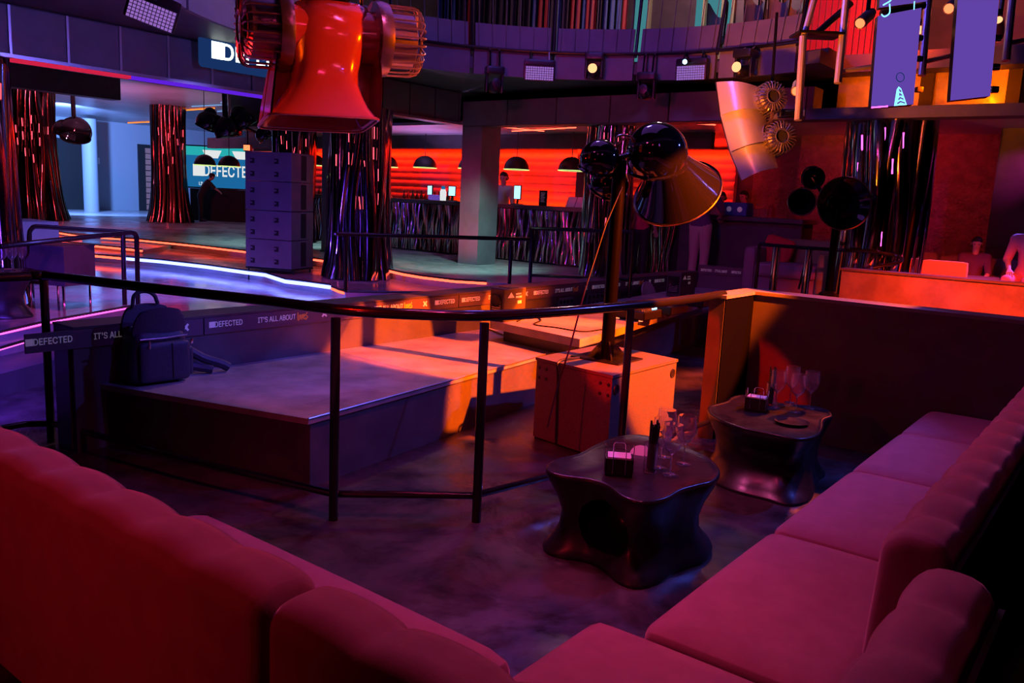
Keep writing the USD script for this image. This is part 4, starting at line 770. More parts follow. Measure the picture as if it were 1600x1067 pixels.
sd.part('frame', frame(bx(0, wS, 0, dS, -.02, -.002), np.array([lp[0], lp[1], zbot]), sx, sy, UZ), 'black', smooth=False)
# ================================================================ THE BAR
br = Thing('bar_counter', 'long bar counter fronted with wavy mirrored strips', 'bar', (-11, 12.2, .6))
br.part('worktop', bx(-17.0, -4.05, 11.86, 12.5, 1.54, 1.61, .01), 'dark', smooth=20); br.part('carcass', bx(-16.9, -4.1, 12.02, 12.45, .6, 1.54), 'soot', smooth=False); br.part('kick', bx(-16.9, -4.1, 11.99, 12.02, .6, .72), 'black', smooth=False)
rb = random.Random(11); x = -16.85; k = 0
while x < -6.1 and k < 150:
    w = rb.uniform(.035, .055); ph, am = rb.uniform(0, 6), rb.uniform(.012, .035)
    p = [(x+am*math.sin(ph+s*5), 11.985-.02*math.cos(ph+s*6), .63+.90*s) for s in np.linspace(0, 1, 9)]; br.part('strip', tube(p, [w*(1+.25*math.sin(ph+3*s)) for s in np.linspace(0, 1, 9)], 7), 'gold' if k % 4 else 'mirror', smooth=60); x += w*1.75; k += 1
br.part('side_panel', bx(-6.0, -4.1, 11.97, 12.02, .6, 1.54), 'dark', smooth=False)
bk_ = struct('wall_bar', bx(-20, -5.95, 13.82, 13.9, .6, 2.9), 'barwall', smooth=False, label='bar back wall of rippled panels glowing red orange')
nx, nz = 170, 62; X_, Z_ = np.meshgrid(np.linspace(-20, -5.95, nx*3), np.linspace(1.5, 2.62, nz), indexing='ij'); rows = Z_/.145; hgt = np.maximum(0, np.sin(2*PI*(rows % 1)*.5))**.6*(.75+.25*np.abs(np.sin(PI*X_/.34+PI*.5*(np.floor(rows) % 2))))
rel = grid(np.stack([X_, 13.82-.05*hgt, Z_], -1)); 
sub(bk_, 'ripple_panel', rel, 'barwall', smooth=True)
struct('trim_5', bx(-9.05, -8.0, 13.55, 13.8, .6, 2.9), 'dark', smooth=False, label='dark jamb ending the glowing bar wall')
for (x0, x1), lb in zip(((-19.5, -9.1), (-6.95, -5.98)), ('long orange light strip along the top of the bar wall', 'short orange light strip at the right end of the bar wall')):
    t = Thing('led_strip', lb, 'light strip', (x0, 13.6, 2.66)); t.part('tube', bx(x0, x1, 13.70, 13.74, 2.66, 2.70), 'led_bar', smooth=False); t.part('channel', cat(bx(x0, x1, 13.66, 13.70, 2.64, 2.72), bx(x0, x1, 13.66, 13.825, 2.705, 2.72)), 'black', smooth=False)
t = Thing('led_strip', 'orange light strip low behind the back counter of the bar', 'light strip', (-18, 13.7, 1.5)); t.part('tube', bx(-12.9, -6.0, 13.70, 13.73, 1.47, 1.50), 'led_bar', smooth=False); t.part('channel', bx(-12.9, -6.0, 13.66, 13.70, 1.45, 1.49), 'black', smooth=False)
bc = Thing('back_counter', 'low dark back counter against the glowing bar wall', 'counter', (-12, 13.4, .6)); bc.part('worktop', bx(-19, -6.2, 13.38, 13.64, 1.44, 1.48), 'dark', smooth=False); bc.part('carcass', bx(-19, -6.2, 13.42, 13.64, .6, 1.44), 'soot', smooth=False)
# pendants
pd0 = None
for x, lb in ((492, 'half-dome pendant lamp left of the slim square post'), (604, 'half-dome pendant lamp half hidden by the nearest mirrored column'), (664, 'half-dome pendant lamp between the mirrored column and square column'), (735, 'half-dome pendant lamp half hidden by the square column'), (807, 'half-dome pendant lamp right of the square column'), (893, 'half-dome pendant lamp beside the dark jamb left of the horn cluster')):
    p = on_y(x, 262, 12.3); p = np.array([p[0], 12.3, 2.24])
    if pd0 is None:
        pd0 = Thing('pendant_lamp', lb, 'lamp', p, 0, 'black half-dome pendants over the bar'); a = np.linspace(0, PI/2, 10)
        pd0.part('shade', lathe([(0, .235)]+[(.235*math.sin(q), .235*math.cos(q)) for q in a[1:]]+[(.225, 0)]+[(.225*math.sin(q), .225*math.cos(q)) for q in a[::-1][1:-1]]+[(0, .225)], 32), 'dome', local=True, smooth=40)
        pd0.part('rim', lathe([(.228, -.010), (.240, -.010), (.240, .006), (.228, .006), (.228, -.010)], 32), 'domerim', local=True); pd0.part('bulb', move(trimesh.creation.icosphere(2, .05), (0, 0, .10)), 'domein', local=True); pd0.part('cord', tube([(0, 0, .23), (0, 0, .66)], .006, 6), 'black', local=True)
    else: copy(pd0, p, 0, lb)
# bottles and gear on the bar
bt = {}
def bottle(x, y, z, kind, label):
    if kind not in bt:
        bt[kind] = Thing('bottle', label, 'bottle', (x, y, z), 0, 'bottles behind the bar'); h = .30
        bt[kind].part('body', lathe([(0, 0), (.038, 0), (.040, .01), (.040, h*.58), (.030, h*.68), (.013, h*.78), (.013, h*.95), (0, h*.95)], 14), kind, local=True, smooth=40); bt[kind].part('cap', lathe([(0, h*.95), (.015, h*.95), (.015, h), (0, h)], 10), 'black', local=True)
    else: copy(bt[kind], (x, y, z), 0, label, 'bottles behind the bar')
kinds = ['bottle', 'bottlered', 'bottle', 'bottlegreen', 'bottle', 'bottlered']
for k in range(17): bottle(on_y(626+k*4.6, 300, 13.35)[0], 13.46+.04*(k % 3), 1.48+.02*(k % 2), kinds[k % 6], 'dark bottle in the row behind the bartender in the white shirt')
for k in range(7): bottle(on_y(493+k*4.0, 290, 13.35)[0], 13.46+.04*(k % 2), 1.48, kinds[(k*5) % 6], 'bottle in the short row left of the slim square post')
bottle(on_y(772, 302, 12.3)[0], 12.3, 1.61, 'bottle', 'single tall dark bottle just right of the square column')
def monitor_till(px, label, w, h, tilt, lit):
    p = on_y(*px, 12.3); p[2] = 1.61; t = Thing('till', label, 'till', p); t.part('foot', bx(-.09, .09, -.07, .07, 0, .015, .004), 'black', local=True); t.part('neck', tube([(0, 0, .01), (0, .02, .12)], .018, 8), 'black', local=True)
    t.part('display', turn(move(bx(-w/2, w/2, -.012, .012, 0, h, .004), (0, 0, .09)), tilt), 'black', local=True); t.part('screen', turn(move(bx(-w/2+.012, w/2-.012, .012, .014, .012, h-.012), (0, 0, .09)), tilt+PI*lit), 'monitor', local=True)
monitor_till((672, 312), 'black till monitor with glowing screen on the bar', .30, .20, -.5, 1); monitor_till((706, 312), 'small blue tinted till monitor next to the square column', .16, .20, .4, 1); monitor_till((808, 318), 'dark till with glowing blue screen right of the square column', .16, .26, .1, 1)
pp = on_y(692, 313, 12.25); wl = Thing('lit_dispenser', 'white glowing drinks dispenser on the bar', 'dispenser', (pp[0], 12.25, 1.61)); wl.part('body', lathe([(0, 0), (.06, 0), (.065, .16), (.045, .22), (0, .22)], 20), 'screen_white', local=True); wl.part('cap', lathe([(0, .22), (.04, .22), (.035, .28), (0, .28)], 16), 'screen_blue', local=True)
pp = on_y(678, 313, 12.2); wb = Thing('blue_tub', 'translucent blue tub on the bar below the till', 'tub', (pp[0], 12.2, 1.61)); wb.part('body', rbox(.22, .14, .09, .03, 6), 'screen_purple', local=True); wb.part('lid', move(rbox(.2, .12, .02, .008, 4), (0, 0, .05)), 'screen_purple', local=True); wb.prim.GetAttribute('xformOp:translate').Set(Gf.Vec3d(pp[0], 12.2, 1.656))
pp = on_y(848, 321, 12.2); mn = Thing('menu_card', 'upright dark menu card with small white print on the bar', 'menu', (pp[0], 12.2, 1.61)); mn.part('card', bx(-.085, .085, -.005, .005, 0, .27), 'black', local=True, smooth=False)
for k in range(7): mn.part('print_line', bx(-.05+.006*(k % 2), .045-.012*(k % 3), -.007, -.005, .22-.025*k, .228-.025*k), 'letter', local=True, smooth=False)
for px, lb in ((890, 'left of two tilted pale menu boards on the bar'), (904, 'right of two tilted pale menu boards on the bar')):
    pp = on_y(px, 326, 12.1); t = Thing('menu_board', lb, 'menu', (pp[0], 12.1, 1.61), 0, 'pale menu boards'); t.part('board', turn(bx(-.085, .085, -.006, .006, 0, .20), -.5, (1, 0, 0)), 'paper', local=True, smooth=False); t.part('edge', turn(bx(-.09, -.085, -.008, .008, 0, .20), -.5, (1, 0, 0)), 'black', local=True, smooth=False)
pp = on_y(1152, 338, 12.2); ib = Thing('ice_bucket', 'dark box with two pale emblems on the right end of the bar', 'box', (pp[0], 12.2, 1.61)); ib.part('box', bx(-.19, .19, -.12, .12, 0, .20, .012), 'curtain_blue', local=True); 
for q in (-.09, .08): ib.part('emblem', turn(lathe([(0, 0), (.04, 0), (.04, .004), (0, .004)], 18), PI/2, (1, 0, 0)).copy().apply_translation((q, -.121, .10)), 'letter', local=True)
for k, px in enumerate((1178, 1184, 1190, 1196)):
    pp = on_y(px, 338, 12.2); gl = Thing('tumbler', 'clear tumbler in the row beside the dark box on the bar', 'glass', (pp[0], 12.2, 1.61), 0, 'tumblers on the right end of the bar'); gl.part('body', lathe([(0, 0), (.03, 0), (.035, .12), (.032, .12), (.027, .01), (0, .01)], 16), 'glass', local=True)
pp = on_y(1204, 338, 12.2); rj = Thing('red_canister', 'red canister at the right end of the bar', 'canister', (pp[0], 12.2, 1.61)); rj.part('body', lathe([(0, 0), (.06, 0), (.06, .15), (.04, .18), (0, .18)], 20), 'bottlered', local=True); rj.part('cap', lathe([(0, .18), (.03, .18), (.03, .21), (0, .21)], 16), 'bottlered', local=True)
# ================================================================ SIGNS AND THE FAR LEFT
def rrect(x0, x1, y0, y1, r): return Polygon([(x0+r, y0+r), (x1-r, y0+r), (x1-r, y1-r), (x0+r, y1-r)]).buffer(r)
sg = Thing('lit_sign', 'rounded dark blue sign with white lettering on the left balcony front', 'sign', (-9.05, 5.61, 3.04)); o = np.array([-9.02, 0, 0])
sg.part('panel', flat(rrect(5.61, 7.30, 3.04, 3.46, .05), .04, o-np.array([.04, 0, 0]), UY, UZ), 'sign_panel', smooth=False)
sg.part('lettering', cat(flat(Polygon([(5.755, 3.15), (5.90, 3.15), (5.90, 3.345), (5.755, 3.345)]), .008, o, UY, UZ), text('DEFECTED', 5.895, 3.15, 1.26, .195, o, UY, UZ, .008)), 'sign_white', smooth=False)
sg.part('bracket', bx(-9.25, -9.05, 5.9, 5.95, 3.2, 3.3), 'black', smooth=False); sg.part('bracket', bx(-9.25, -9.05, 6.9, 6.95, 3.2, 3.3), 'black', smooth=False)
HX = unit([AX[0][0], AX[0][1], 0]); HN = np.cross(HX, UZ)     # level, square on to the booth's view
DS = 25.5; k_ = DS/FPX; so = deep(290, 291, DS)
def scr(px, py): return (px-290)*k_, (291-py)*k_+(px-290)*k_*.0
sc = Thing('video_screen', 'large blue video screen with white lettering behind the two people', 'screen', so); SW = 118*k_; SH = 62*k_
sc.part('panel', frame(bx(0, SW, 0, SH, -.08, 0), so, HX, UZ, HN), 'screen_blue', smooth=False); sc.part('frame', frame(bx(-.04, SW+.04, -.04, SH+.04, -.14, -.081), so, HX, UZ, HN), 'black', smooth=False)
sc.part('upper_band', frame(bx(0, SW, SH*.78, SH, .001, .004), so, HX, UZ, HN), 'screen_teal', smooth=False)
for x0 in (317, 363): sc.part('shape', flat(Polygon([scr(x0, 234), scr(x0+30, 234), scr(x0+24, 246), scr(x0+6, 246)]), .006, so, HX, UZ), 'screen_white', smooth=False)
a, b = scr(302, 274), scr(319, 256); sc.part('lettering', cat(flat(Polygon([a, (b[0], a[1]), b, (a[0], b[1])]), .006, so, HX, UZ), text('DEFECTED', b[0]-.01, a[1], 98*k_*.80, 18*k_, so, HX, UZ, .006)), 'screen_white', smooth=False)
sc.part('small_print', text('LIVE', *scr(311, 288), 11*k_, 5*k_, so, HX, UZ, .006), 'screen_white', smooth=False); sc.part('stand', frame(bx(.1, SW-.1, -(so[2]-.6), -.05, -.3, -.1), so, HX, UZ, HN), 'soot', smooth=False)
for x, lb in ((320, 'left half-dome pendant in front of the blue screen'), (358, 'right half-dome pendant in front of the blue screen')):
    q = deep(x, 258, 18.6)
    if x == 320:
        pd1 = Thing('pendant_lamp', lb, 'lamp', q, 0, 'pendants in front of the blue screen'); a = np.linspace(0, PI/2, 10)
        pd1.part('shade', lathe([(0, .235)]+[(.235*math.sin(q_), .235*math.cos(q_)) for q_ in a[1:]]+[(.225, 0)]+[(.225*math.sin(q_), .225*math.cos(q_)) for q_ in a[::-1][1:-1]]+[(0, .225)], 32), 'dome', local=True, smooth=40)
        pd1.part('rim', lathe([(.228, -.010), (.240, -.010), (.240, .006), (.228, .006), (.228, -.010)], 32), 'domerim', local=True); pd1.part('cord', tube([(0, 0, .23), (0, 0, 3.80-q[2])], .008, 6), 'black', local=True)
    else: copy(pd1, (q[0], q[1], pd1.loc[2]), 0, lb)
ht = at(348, 345, .6); dj = Thing('trestle_table', 'cluttered dark table in front of the blue screen', 'table', ht); F = lambda m: frame(m, ht, HX, -HN, UZ)
dj.part('top', F(bx(-.9, .7, .0, .6, .86, .92)), 'black', smooth=False)
for x in (-.85, .6):
    for y in (.03, .52): dj.part('leg', F(bx(x, x+.05, y, y+.05, 0, .86)), 'black', smooth=False)
for k, (x, z0, w, h, m, lb) in enumerate(((-.50, 0, .42, .36, 'orangedoor', 'red crate under the cluttered table'), (-.02, 0, .34, .34, 'letteryellow', 'yellow crate under the cluttered table'), (.38, .0, .30, .30, 'curtain_blue', 'blue crate under the cluttered table'), (-.45, .92, .36, .26, 'shirtwhite', 'pale box on top of the cluttered table'), (.05, .92, .3, .22, 'orangedoor', 'red box on top of the cluttered table'))):
    t = Thing('crate', lb, 'box', ht+np.array([0, 0, z0])); t.part('box', F(bx(x, x+w, .1, .45, z0, z0+h, .01)), m, smooth=20); t.part('lid', F(bx(x-.005, x+w+.005, .095, .455, z0+h-.03, z0+h)), m, smooth=False)
rl = Thing('flood_lamp', 'small glowing red lamp beside the top of the speaker stack', 'lamp', deep(387, 231, 17.2)); rl.part('housing', frame(rbox(.16, .12, .14, .02, 5), rl.loc, HX, HN, UZ), 'black'); rl.part('lens', frame(bx(-.065, .065, -.055, .055, .061, .066), rl.loc, HX, UZ, HN), 'lens_red', smooth=False); rl.part('bracket', tube([rl.loc+UZ*.06, rl.loc+UZ*.65], .015, 6), 'black')
def hung(px, D, spec, label, pole_to):
    c = deep(*px, D); t = Thing('horn_cluster', label, 'speaker', c); t.part('pole', tube([c, np.array([*deep(*pole_to, D)[:2], 3.799])], .05, 10), 'steel')
    for x, y, r, ax3 in spec: q = deep(x, y, D); t.part('bell', bell(q, cam_dir(*ax3), dome_prof(r, .4), 28), 'ball', smooth=40); t.part('bracket', tube([c, q], .03, 6), 'steel')
hung((352, 186), 15.5, ((325, 192, .22, (-.4, .8, .2)), (356, 203, .26, (.1, .9, .2)), (328, 178, .12, (0, .8, -.2)), (383, 190, .2, (.5, .8, .3)), (412, 212, .15, (.5, .8, .3)), (374, 178, .16, (.2, .8, -.2))), 'hanging cluster of black ball horns above the blue screen', (350, 150))
hung((116, 196), 20, ((118, 206, .36, (.1, .95, -.2)), (102, 205, .28, (-.4, .9, .1))), 'hanging cluster of black horns under the far left ceiling', (114, 165))
nt = Thing('paper_notice', 'small white paper notice on the far grey wall', 'notice', on_x(148, 251, -30.98)); y0, y1 = on_x(140, 250, -30.98)[1], on_x(156, 250, -30.98)[1]; nt.part('sheet', bx(-31, -30.985, y0, y1, on_x(148, 256, -30.98)[2], on_x(148, 246, -30.98)[2]), 'paper', smooth=False)
for px, lb, m in (([(200, 192), (243, 190)], 'thin orange light line on the far left ceiling, left one', 'led_orange'), ([(246, 175), (335, 169)], 'thin orange light line on the ceiling above the blue screen', 'led_orange'), ([(300, 166), (420, 160)], 'thin pale blue light line on the ceiling, upper one', 'led_ceil'), ([(345, 160), (440, 172)], 'thin pale blue light line on the ceiling, crossing one', 'led_ceil'), ([(340, 174), (440, 165)], 'thin pale blue light line on the ceiling, lower one', 'led_ceil')):
    t = Thing('ceiling_light_line', lb, 'light strip', at(*px[0], 3.78)); t.part('tube', tube([at(*q, 3.78) for q in px], .022, 6), m); t.part('channel', tube([at(*q, 3.78)+UZ*.02 for q in px], .018, 6), 'black')
for px, lb in (([(772, 193), (905, 196)], 'thin red light line on the bar ceiling, long level one'), ([(772, 197), (850, 205)], 'thin red light line on the bar ceiling, slanting one'), ([(800, 205), (900, 199)], 'thin red light line on the bar ceiling, crossing one'), ([(1060, 191), (1118, 195)], 'thin red light line on the bar ceiling above the silver horn')):
    t = Thing('ceiling_light_line', lb, 'light strip', at(*px[0], 2.885)); t.part('tube', tube([at(*q, 2.885) for q in px], .012, 6), 'led_red'); t.part('channel', tube([at(*q, 2.885)+UZ*.012 for q in px], .010, 6), 'black')
for y0, y1, m, lb in ((3.7, 4.9, 'led_under', 'red part of the light strip under the left balcony front'), (4.9, 7.2, 'led_edge', 'violet part of the light strip under the left balcony front')):
    t = Thing('led_strip', lb, 'light strip', (-9.3, y0, 2.83)); t.part('tube', bx(-9.33, -9.24, y0, y1, 2.812, 2.846), m, smooth=False); t.part('channel', bx(-9.36, -9.33, y0, y1, 2.81, 2.862), 'black', smooth=False)
# handrails beyond the stage
def rail(label, pts, posts, r=.026, mat='steel', extra=None):
    t = Thing('handrail', label, 'railing', pts[0]); t.part('handrail', tube(bez(pts, 40), r, 10), mat)
    for a, b in posts: t.part('post', tube([a, b], r*.95, 10), mat)
    if extra: t.part('lower_rail', tube(extra, r*.7, 8), mat)
    return t
X1 = -8.75; rail('short black handrail ending in two posts at the top of the left stair', [on_x(0, 385, X1), on_x(100, 374, X1), on_x(190, 365, X1), on_x(207, 364, X1), on_x(213, 370, X1), on_x(214, 390, X1)], [(on_x(214, 388, X1), at(216, 481, .36)), (on_x(192, 366, X1), at(195, 476, .36))])
X1 = -9.9; rail('black handrail with bent end in front of the blue lit box', [on_x(47, 400, X1), on_x(46, 368, X1), on_x(50, 357, X1), on_x(62, 354, X1), on_x(120, 358, X1), on_x(204, 363, X1)], [(on_x(47, 395, X1), np.array([*on_x(47, 395, X1)[:2], .36]))])
pA, pB = at(541, 470, .36), at(797, 444, .48); pA[2] = .36; zt = 1.40; a_, b_ = on_x(541, 366, pA[0]), on_x(829, 374, -6.75)
rail('black handrail with two posts running past the nearest mirrored column', [on_x(525, 364, pA[0]-.1), a_, (a_+b_)/2, b_], [(a_, np.array([a_[0], a_[1], .36])), (on_x(799, 374, -6.75), np.array([*on_x(799, 374, -6.75)[:2], .6]))])
Y1 = 8.75; c_, d_ = on_y(832, 357, Y1), on_y(990, 362, Y1); rail('black handrail with a lower bar in front of the wavy bar front', [c_, (c_+d_)/2, d_], [(c_, np.array([c_[0], Y1, .6])), (d_, np.array([d_[0], Y1, .6]))], extra=[on_y(830, 430, Y1), on_y(985, 437, Y1)])
# cabinets at left
A_, B_ = at(97, 487, .36), at(144, 480, .36); u1 = unit((B_-A_)); v1 = np.array([u1[1], -u1[0], 0]); 
if v1@AX[0] > 0: v1 = -v1
dA = (A_-EYE)@AX[2]; zt = (EYE+ray(108, 386)*dA)[2]; zb_ = (EYE+ray(108, 447)*dA)[2]; Lw = .50; Ld = np.linalg.norm(B_-A_)*1.02
A2 = A_+v1*(-.05)
cbn = Thing('low_cabinet', 'dark low cabinet on slim chrome legs with one side lit blue', 'cabinet', A_); cbn.part('body', prism([tuple(q[:2]) for q in (A2, A2+u1*Ld, A2+u1*Ld+v1*Lw, A2+v1*Lw)], zb_, zt), 'dark', smooth=False)
cbn.part('top', prism([tuple(q[:2]) for q in (A2-u1*.01, A2+u1*(Ld+.01), A2+u1*(Ld+.01)+v1*(Lw+.01), A2-u1*.01+v1*(Lw+.01))], zt, zt+.015), 'dark', smooth=False)
for q in (A2+u1*.03+v1*.05, A2+u1*(Ld-.03)+v1*.05, A2+u1*.03+v1*(Lw-.04), A2+u1*(Ld-.03)+v1*(Lw-.04)): cbn.part('leg', tube([(q[0], q[1], .36), (q[0], q[1], zb_)], .012, 8), 'chrome')
p0, p1 = on_x(21, 346, -11.2), on_x(92, 346, -11.2); bb = Thing('bass_cabinet', 'large plain box lit blue in front with a red lit top at the left', 'speaker', (-11.2, p0[1], .36)); bb.part('cabinet', bx(-12.0, -11.2, p0[1], p1[1], .38, p0[2], .01), 'fascia', smooth=20); bb.part('foot', bx(-11.95, -11.25, p0[1]+.04, p1[1]-.04, .36, .38), 'black', smooth=False)
# ================================================================ RIGHT SIDE
def slab_panel(name, label, cat_, corners, D, mat, th=.06):
    q = [deep(x, y, D) for x, y in corners]; t = Thing(name, label, cat_, q[0]); n = unit(np.cross(q[1]-q[0], q[3]-q[0])); n = n if n@AX[2] > 0 else -n
    P = np.array([[q[0], q[1]], [q[3], q[2]]]); f = grid(np.concatenate([P.reshape(1, 4, 3)[:, [0, 1, 3, 2]], (P.reshape(1, 4, 3)[:, [0, 1, 3, 2]]+n*th)]), wrap_v=True); v = f.vertices
    full = trimesh.convex.convex_hull(v); t.part('housing', move(full, n*.004), 'black', smooth=False); t.part('screen', trimesh.convex.convex_hull(np.vstack([np.array(q), np.array(q)+n*.0035])), mat, smooth=False); return t, q, n
s1, q1_, n1 = slab_panel('led_screen', 'violet hanging LED screen with small glowing drawing at its foot', 'screen', [(1372, 25), (1440, 12), (1427, 163), (1361, 168)], 7.4, 'screen_purple')
ux1, uy1 = unit(q1_[2]-q1_[3]), unit(q1_[0]-q1_[3]); o1 = deep(1396, 166, 7.4)-n1*.008
bellp = Polygon([(-.0, 0), (.115, 0), (.095, .08), (.075, .15), (.055, .17), (.035, .145), (.018, .075)]); rings_ = unary_union([LineString([(.035+.012*k, .02+.035*k), (.06, .035+.035*k), (.095-.01*k, .02+.035*k)]).buffer(.006) for k in range(4)])
s1.part('drawing', flat(bellp.difference(rings_), .004, o1, ux1, -np.cross(n1, ux1) if (-np.cross(n1, ux1))@UZ > 0 else np.cross(n1, ux1)), 'neon_cyan', smooth=False)
uyy = -np.cross(n1, ux1) if (-np.cross(n1, ux1))@UZ > 0 else np.cross(n1, ux1)
s1.part('drawing', flat(LineString([(.075+.035*math.cos(a), .25+.04*math.sin(a)) for a in np.linspace(0, 2*PI, 20)]).buffer(.003), .004, o1, ux1, uyy), 'sign_panel', smooth=False)
s1.part('edge_light', tube([deep(1362, 168, 7.39), deep(1387, 166, 7.39)], .008, 6), 'led_magenta')
for y in (60, 92, 140): s1.part('bracket', frame(rbox(.06, .06, .05, .01, 3), deep(1436, y, 7.5), HX, HN, UZ), 'black')
s2, q2_, n2 = slab_panel('led_screen', 'plain violet hanging LED screen farther right', 'screen', [(1499, -30), (1564, -30), (1547, 150), (1485, 157)], 7.4, 'screen_purple')
for y in (20, 60, 105, 140): s2.part('bracket', frame(rbox(.07, .06, .06, .01, 3), deep(1560-y*.05, y, 7.5), HX, HN, UZ), 'chrome')
s3, q3_, n3 = slab_panel('led_screen', 'bottom edge of a violet LED screen at the top with bright line drawing', 'screen', [(1378, -60), (1452, -60), (1448, 2), (1374, 12)], 7.4, 'screen_purple')
s3.part('drawing', tube(bez([deep(1380, 8, 7.38), deep(1392, 0, 7.38), (deep(1384, -6, 7.38)), deep(1400, -3, 7.38)], 14), .008, 6), 'neon_cyan'); s3.part('hook', tube(bez([deep(1390, 6, 7.38), deep(1390, 20, 7.38), deep(1382, 26, 7.38), deep(1377, 22, 7.38)], 12), .007, 6), 'neon_cyan'); s3.part('hook', tube([deep(1429, 2, 7.38), deep(1428, 15, 7.38)], .006, 6), 'neon_cyan'); s3.part('cross_bar', tube([deep(1376, 22, 7.5), deep(1445, 8, 7.5)], .03, 8), 'black')
tr = Thing('pipe_frame', 'hanging frame of steel pipes around the violet screens', 'frame', deep(1250, 100, 7.6))
for a, b in (((1255, 57), (1247, 188)), ((1325, -30), (1309, 130)), ((1453, -30), (1440, 118)), ((1584, -30), (1572, 95))): tr.part('upright', tube([deep(*a, 7.6), deep(*b, 7.6)], .035, 12), 'pipe')
for a, b in (((1312, 112), (1365, 104)), ((1443, 97), (1495, 85)), ((1574, 68), (1615, 60))): tr.part('cross_bar', tube([deep(*a, 7.6), deep(*b, 7.6)], .022, 10), 'pipe')
tr.part('top_plate', frame(rbox(.42, .3, .03, .01, 4), deep(1276, 55, 7.7), HX, HN, UZ), 'steel'); tr.part('upright', tube([deep(1275, -10, 7.6), deep(1256, 57, 7.6)], .028, 10), 'pipe'); tr.part('brace', tube([deep(1275, 53, 7.7), deep(1330, 5, 7.7)], .03, 8), 'black')
def can(px, D, lens, aim, label, m='lens_red', r=.055):
    c = deep(*px, D); t = Thing('spot_lamp', label, 'stage light', c); a = unit(deep(*lens, D-.1)-c); x = unit(np.cross(a, [.2, .1, 1])); y = np.cross(a, x); F = lambda q: frame(q, c, x, y, a); L = np.linalg.norm(deep(*lens, D-.1)-c)
    t.part('housing', F(lathe([(0, -.12), (r*.7, -.12), (r, -.05), (r, L-.01), (r*.85, L-.012), (0, L-.02)], 20)), 'fascia'); t.part('lens', F(lathe([(0, L-.015), (r*.8, L-.015), (r*.8, L-.008), (0, L)], 18)), m); t.part('yoke', tube([c, c+UZ*.32], .02, 8), 'steel')
can((1355, 26), 7.8, (1343, 37), None, 'spot lamp glowing red beside the left edge of the patterned screen'); can((1493, 5), 7.8, (1482, 14), None, 'spot lamp glowing red between the two violet screens'); can((1246, 135), 8.0, (1244, 143), None, 'small dark spot lamp glowing red beside the leftmost pipe', r=.05)
can((1434, 55), 7.8, (1438, 46), None, 'bright orange lamp behind the right edge of the patterned screen', 'lens_orange', .05); can((1560, 45), 7.8, (1559, 30), None, 'bright orange lamp behind the right edge of the plain screen', 'lens_orange', .05)
struct('wall_recess', bx(-3.6, 4, 11.35, 11.45, 2.95, 3.62), 'stage', smooth=False, label='recessed wall panel lit orange above the right columns')
for px in (1447, 1583): 
    q = on_y(px, 150, 11.3); struct('trim_6' if px < 1500 else 'trim_7', bx(q[0]-.07, q[0]+.07, 11.25, 11.36, 2.95, 3.62), 'soot', smooth=False)
# far booth beyond the second partition
def sofa_far(x0, x1, y, z, label, bh):
    t = Thing('sofa', label, 'sofa', ((x0+x1)/2, y, z)); t.part('backrest', move(rbox(x1-x0, .2, bh, .06, 8), ((x0+x1)/2, y+.1, z+bh/2)), 'armgrey'); t.part('seat_cushion', move(rbox(x1-x0, .6, .2, .06, 8), ((x0+x1)/2, y-.25, z+.35)), 'armgrey'); t.part('base', bx(x0+.03, x1-.03, y-.5, y+.1, z, z+.26), 'black', smooth=False); return t
p0, p1 = on_y(1412, 400, 12.6), on_y(1472, 400, 12.6); sofa_far(p0[0], p1[0], 12.3, .58, 'dark sofa on the far terrace right of the magenta lit column', .68); p2 = on_y(1560, 400, 12.6); sofa_far(p1[0]+.02, p2[0]+.3, 12.3, .58, 'dark sofa on the far terrace beside the wide square column', .66)
p0, p1 = on_y(1442, 410, 10.95), on_y(1514, 410, 10.95); oc = Thing('bench', 'low bench with a bright orange lit back behind the far partition', 'bench', (p0[0], 10.95, .58)); oc.part('backrest', move(rbox(p1[0]-p0[0], .12, p0[2]-.58+.04, .03, 6), ((p0[0]+p1[0])/2, 10.95, .58+(p0[2]-.54)/2)), 'armorange'); oc.part('seat', bx(p0[0], p1[0], 11.01, 11.4, .8, .95, .03), 'armgrey')
am = Thing('armchair', 'armchair with red side and green back behind the curved rail', 'armchair', on_y(1268, 440, 11.5)*[1, 1, 0]+np.array([0, 0, .58])); c0 = am.loc = am.loc+np.array([-.22, 0, 0]); am.prim.GetAttribute('xformOp:translate').Set(Gf.Vec3d(*map(float, c0))); 
am.part('backrest', move(rbox(.95, .2, .72, .06, 8), c0+np.array([.0, .2, .40])), 'armgreen'); am.part('arm', move(rbox(.18, .8, .62, .06, 8), c0+np.array([-.5, -.1, .33])), 'armgrey'); am.part('arm', move(rbox(.18, .8, .58, .06, 8), c0+np.array([.5, -.1, .32])), 'armgreen'); am.part('seat_cushion', move(rbox(.85, .7, .2, .06, 8), c0+np.array([0, -.15, .34])), 'armgrey'); am.part('base', move(bx(-.5, .5, -.45, .25, .05, .26), c0), 'armgrey', smooth=False); am.part('cushion', move(turn(rbox(.42, .14, .40, .06, 6), .25, (0, 1, 0)), c0+np.array([-.28, -.02, .58])), 'armred', label='red cushion')
zr = 1.18; rp_ = [on_y(1187, 381, 10.5), on_y(1215, 384, 10.5), on_y(1300, 390, 10.46), on_y(1360, 393, 10.5), on_y(1398, 399, 10.56), on_y(1409, 405, 10.5), on_y(1402, 411, 10.4), on_y(1378, 415, 10.32), on_y(1364, 418, 10.28)]
r3 = rail('curved dark red rail with chrome posts beyond the partition', rp_, [(rp_[0], np.array([rp_[0][0], rp_[0][1], .3]))], .024); cp = on_y(1214, 386, 10.5); cp2 = on_y(1264, 390, 10.48)
